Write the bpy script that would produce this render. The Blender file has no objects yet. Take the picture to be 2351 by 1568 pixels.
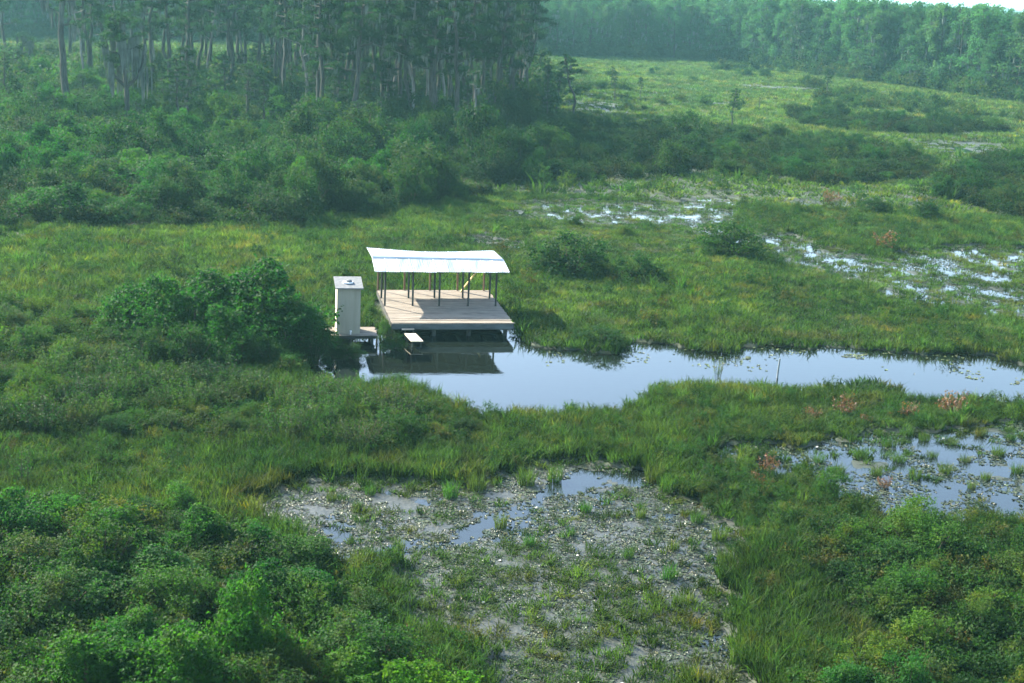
import bpy, math, random
import numpy as np
from mathutils import Matrix, Vector

random.seed(7)
RS = np.random.RandomState(7)
S = bpy.context.scene
COL = S.collection

# ------------------------------------------------------------------ camera
CAM_H = 18.2
PITCH, ROLL = math.radians(14.2), math.radians(2.7)
FW = np.array([0, math.cos(PITCH), -math.sin(PITCH)])
R0 = np.array([1.0, 0, 0]); U0 = np.cross(R0, FW)
RT = math.cos(ROLL) * R0 + math.sin(ROLL) * U0
UP = -math.sin(ROLL) * R0 + math.cos(ROLL) * U0
cam_d = bpy.data.cameras.new('camera'); cam = bpy.data.objects.new('camera', cam_d); COL.objects.link(cam)
cam_d.sensor_width = 36; cam_d.lens = 50.0
cam_d.clip_start = 0.5; cam_d.clip_end = 12000
cam.matrix_world = Matrix(((RT[0], UP[0], -FW[0], 0), (RT[1], UP[1], -FW[1], 0), (RT[2], UP[2], -FW[2], CAM_H), (0, 0, 0, 1)))
S.camera = cam

# ------------------------------------------------------------------ light
SUN_EL, SUN_AZ = math.radians(32.5), math.atan2(-0.80, 0.59)      # azimuth clockwise from +Y
world = bpy.data.worlds.new('World'); S.world = world; world.use_nodes = True
wn = world.node_tree; wn.nodes.clear()
sky = wn.nodes.new('ShaderNodeTexSky'); sky.sky_type = 'NISHITA'; sky.sun_disc = False
sky.sun_elevation = SUN_EL; sky.sun_rotation = SUN_AZ
sky.air_density = 1.0; sky.dust_density = 1.0; sky.ozone_density = 1.0; sky.altitude = 0
bg = wn.nodes.new('ShaderNodeBackground'); bg.inputs[1].default_value = 0.118
wo = wn.nodes.new('ShaderNodeOutputWorld')
wn.links.new(sky.outputs[0], bg.inputs[0]); wn.links.new(bg.outputs[0], wo.inputs[0])
sd = bpy.data.lights.new('sun', 'SUN'); sd.energy = 5.0; sd.angle = math.radians(0.5); sd.color = (1.0, 0.93, 0.79)
sun = bpy.data.objects.new('sun', sd); COL.objects.link(sun)
sdir = Vector((math.sin(SUN_AZ) * math.cos(SUN_EL), math.cos(SUN_AZ) * math.cos(SUN_EL), math.sin(SUN_EL)))
sun.rotation_euler = sdir.to_track_quat('Z', 'Y').to_euler(); sun.location = (0, 0, 60)
vs = S.view_settings
vs.view_transform = 'Standard'; vs.look = 'None'; vs.gamma = 1; vs.use_curve_mapping = False
vs.exposure = 2.25
S.cycles.max_bounces = 6; S.cycles.transparent_max_bounces = 4
S.cycles.diffuse_bounces = 3; S.cycles.glossy_bounces = 2; S.cycles.transmission_bounces = 3; S.cycles.volume_bounces = 0
S.cycles.use_denoising = True; S.cycles.use_adaptive_sampling = False; S.cycles.denoiser = 'OPENIMAGEDENOISE'; S.cycles.denoising_input_passes = 'RGB_ALBEDO_NORMAL'; S.cycles.denoising_prefilter = 'FAST'; S.cycles.caustics_reflective = False; S.cycles.caustics_refractive = False
HAZE_DENSITY = 0.00017
HAZE_COLOR = (0.40, 0.90, 0.97, 1)

# ------------------------------------------------------------------ picture <-> ground (2350-wide survey of the place)
F_, CX_, CY_ = 3264.0, 1175.0, 784.0
def at(x, y, z=0.0):
    d = FW + RT * (x - CX_) / F_ - UP * (y - CY_) / F_
    t = (z - CAM_H) / d[2]
    return np.array([d[0] * t, d[1] * t, z])
def img(P):
    v = np.asarray(P, float) - [0, 0, CAM_H]
    z = np.maximum(v @ FW, 0.1)
    return CX_ + F_ * (v @ RT) / z, CY_ - F_ * (v @ UP) / z

_perm = np.random.RandomState(3).rand(512, 512)
def vnoise(x, y):
    xi = np.floor(x).astype(int); yi = np.floor(y).astype(int)
    fx = x - xi; fy = y - yi; fx = fx * fx * (3 - 2 * fx); fy = fy * fy * (3 - 2 * fy)
    g = lambda a, b: _perm[a % 512, b % 512]
    return (g(xi, yi) * (1 - fx) + g(xi + 1, yi) * fx) * (1 - fy) + (g(xi, yi + 1) * (1 - fx) + g(xi + 1, yi + 1) * fx) * fy
def fbm(x, y, o=3):
    s = 0; a = 0.5; t = 0
    for k in range(o):
        s = s + a * vnoise(x * 2 ** k + 17.3 * k, y * 2 ** k + 5.1 * k); t += a; a *= 0.5
    return s / t          # 0..1
def inpoly(px, py, poly):
    r = np.zeros(px.shape, bool); n = len(poly)
    for i in range(n):
        x1, y1 = poly[i]; x2, y2 = poly[(i + 1) % n]
        if y1 == y2: continue
        c = ((py < y1) != (py < y2)) & (px < (x2 - x1) * (py - y1) / (y2 - y1) + x1)
        r ^= c
    return r

# ------------------------------------------------------------------ zones, outlines at ground level
CHANNEL = [(690, 836), (742, 796), (860, 772), (930, 740), (1190, 740), (1200, 792), (1300, 803), (1360, 812), (1430, 808), (1460, 790), (1530, 797), (1650, 810),
           (1740, 806), (1790, 788), (1850, 788), (1900, 796), (2000, 800), (2150, 817), (2250, 824), (2350, 832), (2700, 850), (2700, 960), (2350, 925), (2150, 915), (2000, 895),
           (1850, 893), (1700, 898), (1600, 893), (1500, 910), (1440, 945), (1300, 958), (1180, 958), (1090, 950), (1040, 930), (950, 905), (850, 892), (730, 885), (690, 865)]
MAT = [(560, 1140), (700, 1112), (850, 1106), (950, 1114), (1050, 1094), (1200, 1086), (1350, 1066), (1450, 1056), (1500, 1060), (1515, 1110), (1570, 1150), (1650, 1190),
       (1700, 1230), (1725, 1300), (1690, 1360), (1660, 1450), (1710, 1620), (1080, 1700), (1100, 1500), (1020, 1450), (940, 1405), (915, 1310), (860, 1310), (740, 1300), (700, 1250), (640, 1205), (580, 1165)]
MATLOW = [(930, 1290), (1150, 1280), (1300, 1290), (1480, 1310), (1560, 1380), (1600, 1500), (1640, 1620), (1080, 1700), (1100, 1500), (1000, 1440), (960, 1400)]
STREAK = [(1500, 1050), (1520, 1075), (1400, 1120), (1330, 1150), (1240, 1215), (1100, 1262), (960, 1275), (880, 1305), (720, 1300), (735, 1265), (850, 1275), (900, 1250), (1000, 1235), (1120, 1190), (1240, 1150), (1300, 1110), (1400, 1075)]
RPOND = [(1640, 1030), (1740, 1010), (1850, 1015), (1960, 1000), (2100, 978), (2250, 962), (2700, 950), (2700, 1210), (2350, 1215), (2200, 1200), (2060, 1180), (1990, 1165), (1860, 1130), (1845, 1095), (1760, 1085), (1660, 1060)]
PONDA = [(1150, 490), (1180, 470), (1230, 457), (1400, 462), (1560, 466), (1650, 455), (1700, 458), (1685, 496), (1660, 522), (1730, 535), (1780, 555), (1740, 576), (1640, 538), (1560, 524), (1450, 515), (1300, 515), (1200, 505)]
PONDB = [(1740, 545), (1800, 540), (1850, 547), (1930, 575), (2020, 600), (2060, 575), (2200, 560), (2350, 566), (2700, 580), (2700, 790), (2350, 745), (2250, 722), (2150, 716), (2050, 696), (1960, 655), (1880, 628), (1790, 606)]
SMALL = [[(1820, 460), (1980, 466), (1975, 478), (1825, 472)], [(1060, 548), (1190, 556), (1200, 574), (1080, 566)], [(1300, 232), (1420, 240), (1424, 262), (1320, 256)],
         [(2080, 322), (2300, 334), (2310, 352), (2200, 362), (2100, 340)], [(-100, 541), (70, 543), (75, 556), (-100, 556)], 
         [(-150, 122), (95, 126), (95, 134), (-150, 132)], [(1640, 238), (1700, 240), (1720, 246), (1640, 244)], [(1700, 195), (1900, 205), (1900, 212), (1700, 203)]]

def wob(X, Y, s=1.0):
    """image-space coordinates of ground points, shaken so outlines become natural"""
    P = np.stack([X + s * (fbm(X * .55, Y * .55) - .5) * 2.6 + s * (fbm(X * 2.1 + 9, Y * 2.1) - .5) * .9, Y + s * (fbm(X * .4 + 50, Y * .4 + 8) - .5) * 5 + s * (fbm(X * 2 + 5, Y * 2 + 3) - .5) * 1.6, 0 * X], -1)
    return img(P)
def zone(X, Y):
    """0 marsh, 1 open channel, 2 lily mat, 3 right pond, 4 patchy pond, 5 open streak in mat, 6 lower mat"""
    px, py = wob(X, Y)
    z = np.zeros(X.shape, int)
    z[inpoly(px, py, PONDA) | inpoly(px, py, PONDB)] = 4
    for p in SMALL: z[inpoly(px, py, p)] = 4
    z[inpoly(px, py, MAT)] = 2
    z[inpoly(px, py, MATLOW)] = 6
    z[inpoly(px, py, STREAK)] = 5
    z[inpoly(px, py, RPOND)] = 3
    z[inpoly(px, py, CHANNEL)] = 1
    return z
def hgt(X, Y):
    z = zone(X, Y)
    n = fbm(X * .35, Y * .35, 3) - .5; n2 = fbm(X * 1.7 + 40, Y * 1.7, 3) - .5; n3 = fbm(X * .12 + 7, Y * .12 + 3, 2) - .5
    h = 0.10 + .10 * n + .05 * n2
    h = np.where(z == 1, -.35, h)
    h = np.where(z == 2, .009 + .050 * n2 + .04 * n, h)
    h = np.where(z == 6, .018 + .035 * n2 + .03 * n, h)
    h = np.where(z == 5, -.030 + .06 * n2, h)
    h = np.where(z == 3, -.016 + .05 * n2 + .05 * n, h)
    n4 = fbm(X * 1.5 + 21, Y * .55 + 4, 3) - .5; h = np.where(z == 4, -.006 + .13 * n2 + .22 * n4, h)
    return h

# ------------------------------------------------------------------ materials
def nt(mat):
    mat.use_nodes = True; t = mat.node_tree; t.nodes.clear(); return t
def N(t, typ, **kw):
    n = t.nodes.new(typ)
    for k, v in kw.items():
        if k.startswith('i_'): n.inputs[int(k[2:])].default_value = v
        else: setattr(n, k, v)
    return n
def ramp(t, stops, interp='LINEAR'):
    n = t.nodes.new('ShaderNodeValToRGB'); cr = n.color_ramp; cr.interpolation = interp
    while len(cr.elements) < len(stops): cr.elements.new(0.5)
    for e, (p, c) in zip(cr.elements, stops): e.position = p; e.color = (*c, 1)
    return n
def mix(t, a, b, f, mode='MIX'):
    n = t.nodes.new('ShaderNodeMix'); n.data_type = 'RGBA'; n.blend_type = mode; n.clamp_factor = True
    for s, v in ((n.inputs[0], f), (n.inputs[6], a), (n.inputs[7], b)):
        if isinstance(v, (int, float)): s.default_value = v
        elif isinstance(v, tuple): s.default_value = (*v, 1) if len(v) == 3 else v
        else: t.links.new(v, s)
    return n.outputs[2]
def wnoise(t, scale, detail=3, rough=.55, vec=None, stretch=None):
    g = t.nodes.new('ShaderNodeNewGeometry'); n = t.nodes.new('ShaderNodeTexNoise')
    n.inputs['Scale'].default_value = scale; n.inputs['Detail'].default_value = detail; n.inputs['Roughness'].default_value = rough
    src = g.outputs['Position']
    if stretch:
        m = t.nodes.new('ShaderNodeMapping'); m.inputs['Scale'].default_value = stretch; t.links.new(src, m.inputs[0]); src = m.outputs[0]
    t.links.new(src, n.inputs['Vector'])
    return n.outputs[0]
def foliage_mat(name, dark, light, alt, alt_amt=.25, rough=.42, spec=.5, trans=.35, tcol=None, nscale=.35, instanced=False):
    m = bpy.data.materials.new(name); t = nt(m); L = t.links
    g = t.nodes.new('ShaderNodeNewGeometry')
    r1 = ramp(t, [(.34, dark), (.62, light)]); L.new(wnoise(t, nscale, 2), r1.inputs[0])
    isl = ramp(t, [(0, tuple(c * .55 for c in dark)), (.45, light), (.8, light), (1, tuple(min(1, c * 1.45) for c in light))]); L.new(g.outputs['Random Per Island'], isl.inputs[0])
    c = mix(t, r1.outputs[0], isl.outputs[0], .5)
    ra = ramp(t, [(.52, (0, 0, 0)), (.70, (1, 1, 1))]); L.new(wnoise(t, nscale * 2.3 + .21, 2), ra.inputs[0])
    mm = t.nodes.new('ShaderNodeMath'); mm.operation = 'MULTIPLY'; L.new(ra.outputs[0], mm.inputs[0]); mm.inputs[1].default_value = alt_amt
    c = mix(t, c, alt, mm.outputs[0])
    if instanced:
        a = N(t, 'ShaderNodeAttribute', attribute_type='INSTANCER', attribute_name='tint')
        c = mix(t, c, a.outputs['Color'], 1.0, 'MULTIPLY')
    else:
        oi = t.nodes.new('ShaderNodeObjectInfo'); c = mix(t, c, oi.outputs['Color'], 1.0, 'MULTIPLY')
    p = N(t, 'ShaderNodeBsdfPrincipled'); L.new(c, p.inputs['Base Color']); p.inputs['Roughness'].default_value = rough; p.inputs['Specular IOR Level'].default_value = spec
    tr = N(t, 'ShaderNodeBsdfTranslucent'); L.new(mix(t, c, tcol or (.9, 1.0, .35), .0 if tcol is None else .0), tr.inputs[0])
    tb = mix(t, c, (1.5, 1.7, .7), 1.0, 'MULTIPLY'); L.new(tb, tr.inputs[0])
    ms = N(t, 'ShaderNodeMixShader'); ms.inputs[0].default_value = trans
    L.new(p.outputs[0], ms.inputs[1]); L.new(tr.outputs[0], ms.inputs[2])
    o = N(t, 'ShaderNodeOutputMaterial'); L.new(ms.outputs[0], o.inputs[0])
    return m
def plain_mat(name, c1, c2, scale=3, rough=.85, spec=.3, metal=0, stretch=None, bump=0, obj_random=0):
    m = bpy.data.materials.new(name); t = nt(m); L = t.links
    nz = wnoise(t, scale, 5, .6, stretch=stretch)
    r = ramp(t, [(.33, c1), (.67, c2)]); L.new(nz, r.inputs[0]); c = r.outputs[0]
    if obj_random:
        oi = t.nodes.new('ShaderNodeObjectInfo'); rr = ramp(t, [(0, (1 - obj_random,) * 3), (1, (1 + obj_random * .3,) * 3)]); L.new(oi.outputs['Random'], rr.inputs[0])
        c = mix(t, c, rr.outputs[0], 1.0, 'MULTIPLY')
    p = N(t, 'ShaderNodeBsdfPrincipled'); L.new(c, p.inputs['Base Color'])
    p.inputs['Roughness'].default_value = rough; p.inputs['Specular IOR Level'].default_value = spec; p.inputs['Metallic'].default_value = metal
    if bump:
        b = t.nodes.new('ShaderNodeBump'); b.inputs['Strength'].default_value = bump; b.inputs['Distance'].default_value = .02; L.new(nz, b.inputs['Height']); L.new(b.outputs[0], p.inputs['Normal'])
    o = N(t, 'ShaderNodeOutputMaterial'); L.new(p.outputs[0], o.inputs[0])
    return m

M = {}
M['leaf'] = foliage_mat('shrub_leaf', (.005, .021, .007), (.024, .068, .015), (.085, .090, .020), .35, .65, .10, .40)
M['vine'] = foliage_mat('vine_leaf', (.006, .028, .008), (.021, .084, .015), (.055, .098, .018), .35, .65, .10, .44)
M['glossy'] = foliage_mat('glossy_leaf', (.007, .026, .008), (.026, .070, .016), (.08, .080, .024), .4, .55, .10, .40)
M['under'] = foliage_mat('undergrowth_leaf', (.006, .021, .007), (.024, .059, .015), (.070, .070, .020), .5, .65, .10, .38, instanced=True)
M['crown'] = foliage_mat('cypress_needles', (.005, .020, .011), (.016, .048, .020), (.030, .052, .024), .3, .7, .08, .35, nscale=.12)
M['farleaf'] = foliage_mat('forest_leaf', (.012, .050, .028), (.044, .120, .060), (.085, .115, .07), .4, .7, .08, .35, nscale=.06, instanced=True)  # distant haze partly put into the leaf colour: paler and tealer
M['farcrown'] = foliage_mat('forest_crown', (.012, .050, .028), (.044, .120, .060), (.085, .115, .07), .4, .7, .08, .35, nscale=.06)  # same paler, tealer greens, with some of the haze in the colour
M['grass'] = foliage_mat('marsh_grass', (.010, .034, .009), (.042, .083, .020), (.100, .088, .032), .45, .7, .10, .40, nscale=.09, instanced=True)
M['tussock'] = foliage_mat('tussock_grass', (.014, .050, .014), (.042, .096, .024), (.11, .10, .035), .3, .7, .1, .4, nscale=.5)
M['pad'] = foliage_mat('lily_pad', (.020, .042, .022), (.060, .085, .045), (.11, .11, .07), .5, .45, .22, .05, nscale=.8, instanced=True)
M['moss'] = plain_mat('spanish_moss', (.075, .090, .080), (.19, .21, .18), .8, .95, .1)
M['bark'] = plain_mat('bark', (.025, .024, .021), (.085, .080, .070), 2.2, .95, .15, stretch=(3, 3, .5))
M['palebark'] = plain_mat('pale_bark', (.09, .085, .08), (.24, .23, .21), 1.4, .9, .15, stretch=(3, 3, .5))
M['stem'] = plain_mat('twig', (.04, .03, .022), (.12, .09, .065), 3, .9, .2)
M['dead'] = foliage_mat('rust_leaf', (.045, .020, .010), (.15, .060, .028), (.14, .095, .040), .4, .5, .4, .35)
M['blossom'] = plain_mat('lily_petal', (.75, .75, .70), (.85, .84, .78), 3, .5)

def water_mat():
    m = bpy.data.materials.new('swamp_water'); t = nt(m); L = t.links
    p = N(t, 'ShaderNodeBsdfPrincipled'); p.inputs['Base Color'].default_value = (.006, .009, .007, 1)
    p.inputs['Roughness'].default_value = .035; p.inputs['IOR'].default_value = 1.5; p.inputs['Specular IOR Level'].default_value = .5
    b = t.nodes.new('ShaderNodeBump'); b.inputs['Strength'].default_value = .08; b.inputs['Distance'].default_value = .02
    n1 = wnoise(t, 1.6, 3, .5, stretch=(1, 2.2, 1)); L.new(n1, b.inputs['Height']); L.new(b.outputs[0], p.inputs['Normal'])
    o = N(t, 'ShaderNodeOutputMaterial'); L.new(p.outputs[0], o.inputs[0]); return m
def ground_mat():
    m = bpy.data.materials.new('peat_ground'); t = nt(m); L = t.links
    green = ramp(t, [(.30, (.010, .018, .009)), (.5, (.020, .036, .014)), (.72, (.045, .055, .022))]); L.new(wnoise(t, .16, 6, .62), green.inputs[0])
    fine = ramp(t, [(.35, (.45, .45, .45)), (.65, (1.25, 1.25, 1.2))]); L.new(wnoise(t, 2.5, 5, .7), fine.inputs[0])
    c = mix(t, green.outputs[0], fine.outputs[0], 1.0, 'MULTIPLY')
    mud = ramp(t, [(.38, (.008, .012, .009)), (.49, (.030, .034, .027)), (.60, (.070, .072, .056)), (.72, (.115, .110, .088))]); L.new(wnoise(t, 9.0, 8, .8), mud.inputs[0])
    sx = N(t, 'ShaderNodeSeparateXYZ'); gg = t.nodes.new('ShaderNodeNewGeometry'); L.new(gg.outputs['Position'], sx.inputs[0]); mr = t.nodes.new('ShaderNodeMapRange'); mr.inputs[1].default_value = 185; mr.inputs[2].default_value = 215; L.new(sx.outputs[1], mr.inputs[0])
    c = mix(t, c, (.026, .048, .026), mix(t, (0, 0, 0), mr.outputs[0], .8))
    a = N(t, 'ShaderNodeAttribute', attribute_type='GEOMETRY', attribute_name='mud')
    c = mix(t, c, mud.outputs[0], a.outputs['Fac'])
    p = N(t, 'ShaderNodeBsdfPrincipled'); L.new(c, p.inputs['Base Color']); rr = t.nodes.new('ShaderNodeMapRange'); L.new(a.outputs['Fac'], rr.inputs[0]); rr.inputs[3].default_value = .8; rr.inputs[4].default_value = .42; L.new(rr.outputs[0], p.inputs['Roughness']); p.inputs['Specular IOR Level'].default_value = .5
    b = t.nodes.new('ShaderNodeBump'); b.inputs['Strength'].default_value = .5; b.inputs['Distance'].default_value = .05
    L.new(wnoise(t, 7, 4, .7), b.inputs['Height']); L.new(b.outputs[0], p.inputs['Normal'])
    o = N(t, 'ShaderNodeOutputMaterial'); L.new(p.outputs[0], o.inputs[0]); return m
M['water'] = water_mat(); M['ground'] = ground_mat()
M['board'] = plain_mat('weathered_board', (.13, .11, .085), (.29, .245, .195), 1.3, .8, .25, stretch=(1, 9, 9), obj_random=.25)
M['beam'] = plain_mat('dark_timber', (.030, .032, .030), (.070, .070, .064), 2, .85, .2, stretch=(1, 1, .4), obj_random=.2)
M['redpost'] = plain_mat('brown_timber', (.09, .055, .04), (.17, .10, .07), 2, .85, .2, stretch=(3, 3, .4))
M['fascia'] = plain_mat('grey_fascia', (.05, .06, .06), (.10, .115, .115), 1.5, .8, .2, stretch=(.6, 4, 4))
M['metal'] = plain_mat('galvanised_roof', (.14, .19, .24), (.36, .38, .39), 1.1, .5, .4, stretch=(3.5, .35, 1), obj_random=.12)
M['undershade'] = plain_mat('shaded_underside', (.010, .010, .010), (.022, .020, .018), 2, .9, .1)  # near-black undersides: shade below roof and deck put into the colour
M['cap'] = plain_mat('ridge_cap_metal', (.07, .12, .17), (.13, .20, .26), 1.5, .5, .5)
M['wall'] = plain_mat('pale_painted_plywood', (.25, .235, .175), (.34, .315, .24), 1.2, .75, .3, stretch=(2, 2, .4))
M['sunwall'] = plain_mat('sunlit_cream_wall', (.62, .55, .42), (.72, .66, .52), 2, .7, .3)  # paler than the wall: sunlight on the left face put into the colour
M['shingle'] = plain_mat('grey_roofing', (.11, .12, .125), (.18, .185, .19), 6, .9, .2)
M['white'] = plain_mat('white_vent', (.72, .74, .74), (.82, .83, .82), 3, .4, .5)
M['yellow'] = plain_mat('new_yellow_pine', (.55, .40, .16), (.68, .52, .24), 3, .6, .3)
M['step'] = plain_mat('pale_plank', (.55, .46, .34), (.70, .60, .46), 2, .75, .25, stretch=(5, 1, 5))
M['greypole'] = plain_mat('grey_pole', (.14, .17, .17), (.26, .29, .29), 3, .7, .3)

# ------------------------------------------------------------------ mesh buffer
class Buf:
    def __init__(s): s.v = []; s.f = []; s.m = []; s.n = 0
    def add(s, verts, faces, mi=0):
        verts = np.asarray(verts, np.float32).reshape(-1, 3); faces = np.asarray(faces, np.int32)
        s.v.append(verts); s.f.append(faces + s.n); s.m.append(np.full(len(faces), mi, np.int32)); s.n += len(verts)
    def mesh(s, name, mats, smooth=False):
        me = bpy.data.meshes.new(name)
        if not s.v: return me
        V = np.concatenate(s.v); me.vertices.add(len(V)); me.vertices.foreach_set('co', V.ravel())
        li = np.concatenate([f.ravel() for f in s.f]); cnt = np.concatenate([np.full(len(f), f.shape[1], np.int32) for f in s.f])
        me.loops.add(len(li)); me.loops.foreach_set('vertex_index', li)
        me.polygons.add(len(cnt)); st = np.concatenate([[0], np.cumsum(cnt)[:-1]]).astype(np.int32)
        me.polygons.foreach_set('loop_start', st); me.polygons.foreach_set('loop_total', cnt)
        for x in mats: me.materials.append(x)
        me.polygons.foreach_set('material_index', np.concatenate(s.m))
        me.polygons.foreach_set('use_smooth', np.full(len(cnt), bool(smooth)))
        me.update(calc_edges=True); return me
def unit(a): return a / np.maximum(np.linalg.norm(a, axis=-1, keepdims=True), 1e-9)
def leaves(b, C, Nn, size, aspect=.55, mi=0, rs=RS, along=None):
    """one rhombic leaf per centre"""
    n = len(C)
    if n == 0: return
    a = rs.randn(n, 3) if along is None else along + .35 * rs.randn(n, 3)
    Nn = unit(Nn); a = unit(a - (a * Nn).sum(1, keepdims=True) * Nn); c = np.cross(Nn, a)
    sz = (np.asarray(size) * (.6 + .8 * rs.rand(n)))[:, None]
    V = np.stack([C - a * sz * .5, C + c * sz * aspect * .5 + Nn * sz * .10, C + a * sz * .5, C - c * sz * aspect * .5 + Nn * sz * .10], 1)
    b.add(V.reshape(-1, 3), np.arange(4 * n).reshape(n, 4), mi)
def tube(b, pts, rad, sides=6, mi=0):
    pts = np.asarray(pts, float); n = len(pts); rad = np.broadcast_to(np.asarray(rad, float), (n,))
    t = unit(np.gradient(pts, axis=0)); ref = np.where(np.abs(t[:, 2:3]) > .9, [[1.0, 0, 0]], [[0, 0, 1.0]])
    u = unit(np.cross(t, ref)); w = np.cross(t, u); an = np.arange(sides) * 2 * np.pi / sides
    V = pts[:, None] + rad[:, None, None] * (np.cos(an)[None, :, None] * u[:, None] + np.sin(an)[None, :, None] * w[:, None])
    i = np.arange(n - 1)[:, None] * sides + np.arange(sides)[None]; j = np.arange(n - 1)[:, None] * sides + (np.arange(sides)[None] + 1) % sides
    b.add(V.reshape(-1, 3), np.stack([i, j, j + sides, i + sides], -1).reshape(-1, 4), mi)
    b.add(np.concatenate([V[-1], pts[-1:]]), np.stack([np.arange(sides), (np.arange(sides) + 1) % sides, np.full(sides, sides)], -1), mi)
BOXF = [(0, 3, 2, 1), (4, 5, 6, 7), (0, 1, 5, 4), (1, 2, 6, 5), (2, 3, 7, 6), (3, 0, 4, 7)]
def box(b, x0, x1, y0, y1, z0, z1, mi=0):
    b.add([(x0, y0, z0), (x1, y0, z0), (x1, y1, z0), (x0, y1, z0), (x0, y0, z1), (x1, y0, z1), (x1, y1, z1), (x0, y1, z1)], BOXF, mi)

def obj(name, me, parent=None, loc=None, rz=0, sc=None):
    o = bpy.data.objects.new(name, me); COL.objects.link(o)
    if parent is not None: o.parent = parent
    if loc is not None: o.location = [float(c) for c in loc]
    if rz: o.rotation_euler = (0, 0, rz)
    if sc is not None: o.scale = sc if hasattr(sc, '__len__') else (sc, sc, sc)
    return o
def tag(o, label=None, cat=None, group=None, kind=None):
    if label: o['label'] = label
    if cat: o['category'] = cat
    if group: o['group'] = group
    if kind: o['kind'] = kind
    return o

# ------------------------------------------------------------------ ground and water
def axis(spans):
    out = []
    for a, b_, st in spans: out.append(np.arange(a, b_, st))
    return np.unique(np.round(np.concatenate(out), 3))
gx = axis([(-4000, -900, 500), (-900, -200, 70), (-200, -70, 6), (-70, -26, .8), (-26, 36, .22), (36, 80, .8), (80, 220, 6), (220, 900, 70), (900, 4001, 500)])
gy = axis([(-300, 0, 60), (0, 30, 3), (30, 60, .22), (60, 130, .4), (130, 240, 1.0), (240, 420, 6), (420, 900, 60), (900, 6001, 600)])
GX, GY = np.meshgrid(gx, gy)
GZ = hgt(GX, GY); ZN = zone(GX, GY)
GZ = np.where((np.abs(GX) > 200) | (GY > 420) | (GY < 20), .1, GZ)
ZN = np.where((np.abs(GX) > 200) | (GY > 420) | (GY < 20), 0, ZN)
b = Buf(); nx, ny = len(gx), len(gy)
idx = np.arange(nx * ny).reshape(ny, nx)
b.add(np.stack([GX, GY, GZ], -1).reshape(-1, 3), np.stack([idx[:-1, :-1], idx[:-1, 1:], idx[1:, 1:], idx[1:, :-1]], -1).reshape(-1, 4))
me = b.mesh('ground', [M['ground']], smooth=True)
at_ = me.attributes.new('mud', 'FLOAT', 'POINT')
mudv = np.select([ZN == 2, ZN == 6, ZN == 5, ZN == 3, ZN == 4], [1.0, .85, .7, .5, .55], 0.0).ravel().astype(np.float32)
at_.data.foreach_set('value', mudv)
ground = tag(obj('ground', me), kind='structure')
b = Buf(); b.add([(-4000, -300, 0), (4000, -300, 0), (4000, 6000, 0), (-4000, 6000, 0)], [(0, 1, 2, 3)])
tag(obj('water', b.mesh('water', [M['water']])), kind='structure')

# haze: one closed box of even thin air round the whole scene
b = Buf(); box(b, -4100, 4100, -320, 6100, -1.6, 27)
hm = bpy.data.materials.new('haze_air'); t = nt(hm)
pv = N(t, 'ShaderNodeVolumePrincipled'); pv.inputs['Color'].default_value = HAZE_COLOR; pv.inputs['Density'].default_value = HAZE_DENSITY; pv.inputs['Anisotropy'].default_value = 0.2
ho = N(t, 'ShaderNodeOutputMaterial'); t.links.new(pv.outputs[0], ho.inputs['Volume'])
tag(obj('haze', b.mesh('haze', [hm])), kind='stuff')

# ------------------------------------------------------------------ the shelter
PSI = math.radians(11.3)
XL = np.array([math.cos(PSI), math.sin(PSI), 0]); YL = np.array([-math.sin(PSI), math.cos(PSI), 0])
SH_O = np.array([0, 72.7, 0]) - 6.35 * XL
def wl(x, y, z=0.0): return SH_O + XL * x + YL * y + np.array([0, 0, z])
def to_local(X, Y):
    dx = X - SH_O[0]; dy = Y - SH_O[1]
    return dx * XL[0] + dy * XL[1], dx * YL[0] + dy * YL[1]
sh = obj('picnic_shelter', None, loc=SH_O, rz=PSI)
tag(sh, 'open wooden shelter with white corrugated metal roof and plank deck beside the channel', 'shelter')
DZ = .80
def part(name, b, mats, parent, loc=None, smooth=False, sc=None): return obj(name, b.mesh(name, mats, smooth), parent, loc=loc, sc=sc)
# deck boards, one by one
board_me = []
for k in range(4):
    r = np.random.RandomState(40 + k); b = Buf(); n = 9
    xs = np.linspace(-.03 - .05 * r.rand(), 6.38 + .05 * r.rand(), n); w = .062
    zz = .004 * r.randn(n).cumsum() * .5; zz -= zz.mean()
    for s in range(n - 1):
        b.add([(xs[s], -w, zz[s]), (xs[s + 1], -w, zz[s + 1]), (xs[s + 1], w, zz[s + 1]), (xs[s], w, zz[s])], [(0, 1, 2, 3)])
        b.add([(xs[s], -w, zz[s] - .038), (xs[s + 1], -w, zz[s + 1] - .038), (xs[s + 1], -w, zz[s + 1]), (xs[s], -w, zz[s])], [(0, 1, 2, 3)])
    box(b, xs[0], xs[-1], -w, w, -.04, -.012, 1)  # board bottom coloured dark to stand for shade under the deck
    board_me.append(b.mesh('deck_board', [M['board'], M['undershade']]))
for k in range(57):
    o = obj('deck_board', board_me[random.randrange(4)], sh, loc=(random.uniform(-.02, .02), .07 + k * .1405, DZ + random.uniform(-.006, .006)))
    if random.random() < .5: o.rotation_euler = (random.uniform(-.03, .03), random.uniform(-.001, .001), random.uniform(-.001, .001))
    if k < 10 and k % 3 == 1: o.location.z += random.uniform(.004, .016)
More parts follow.
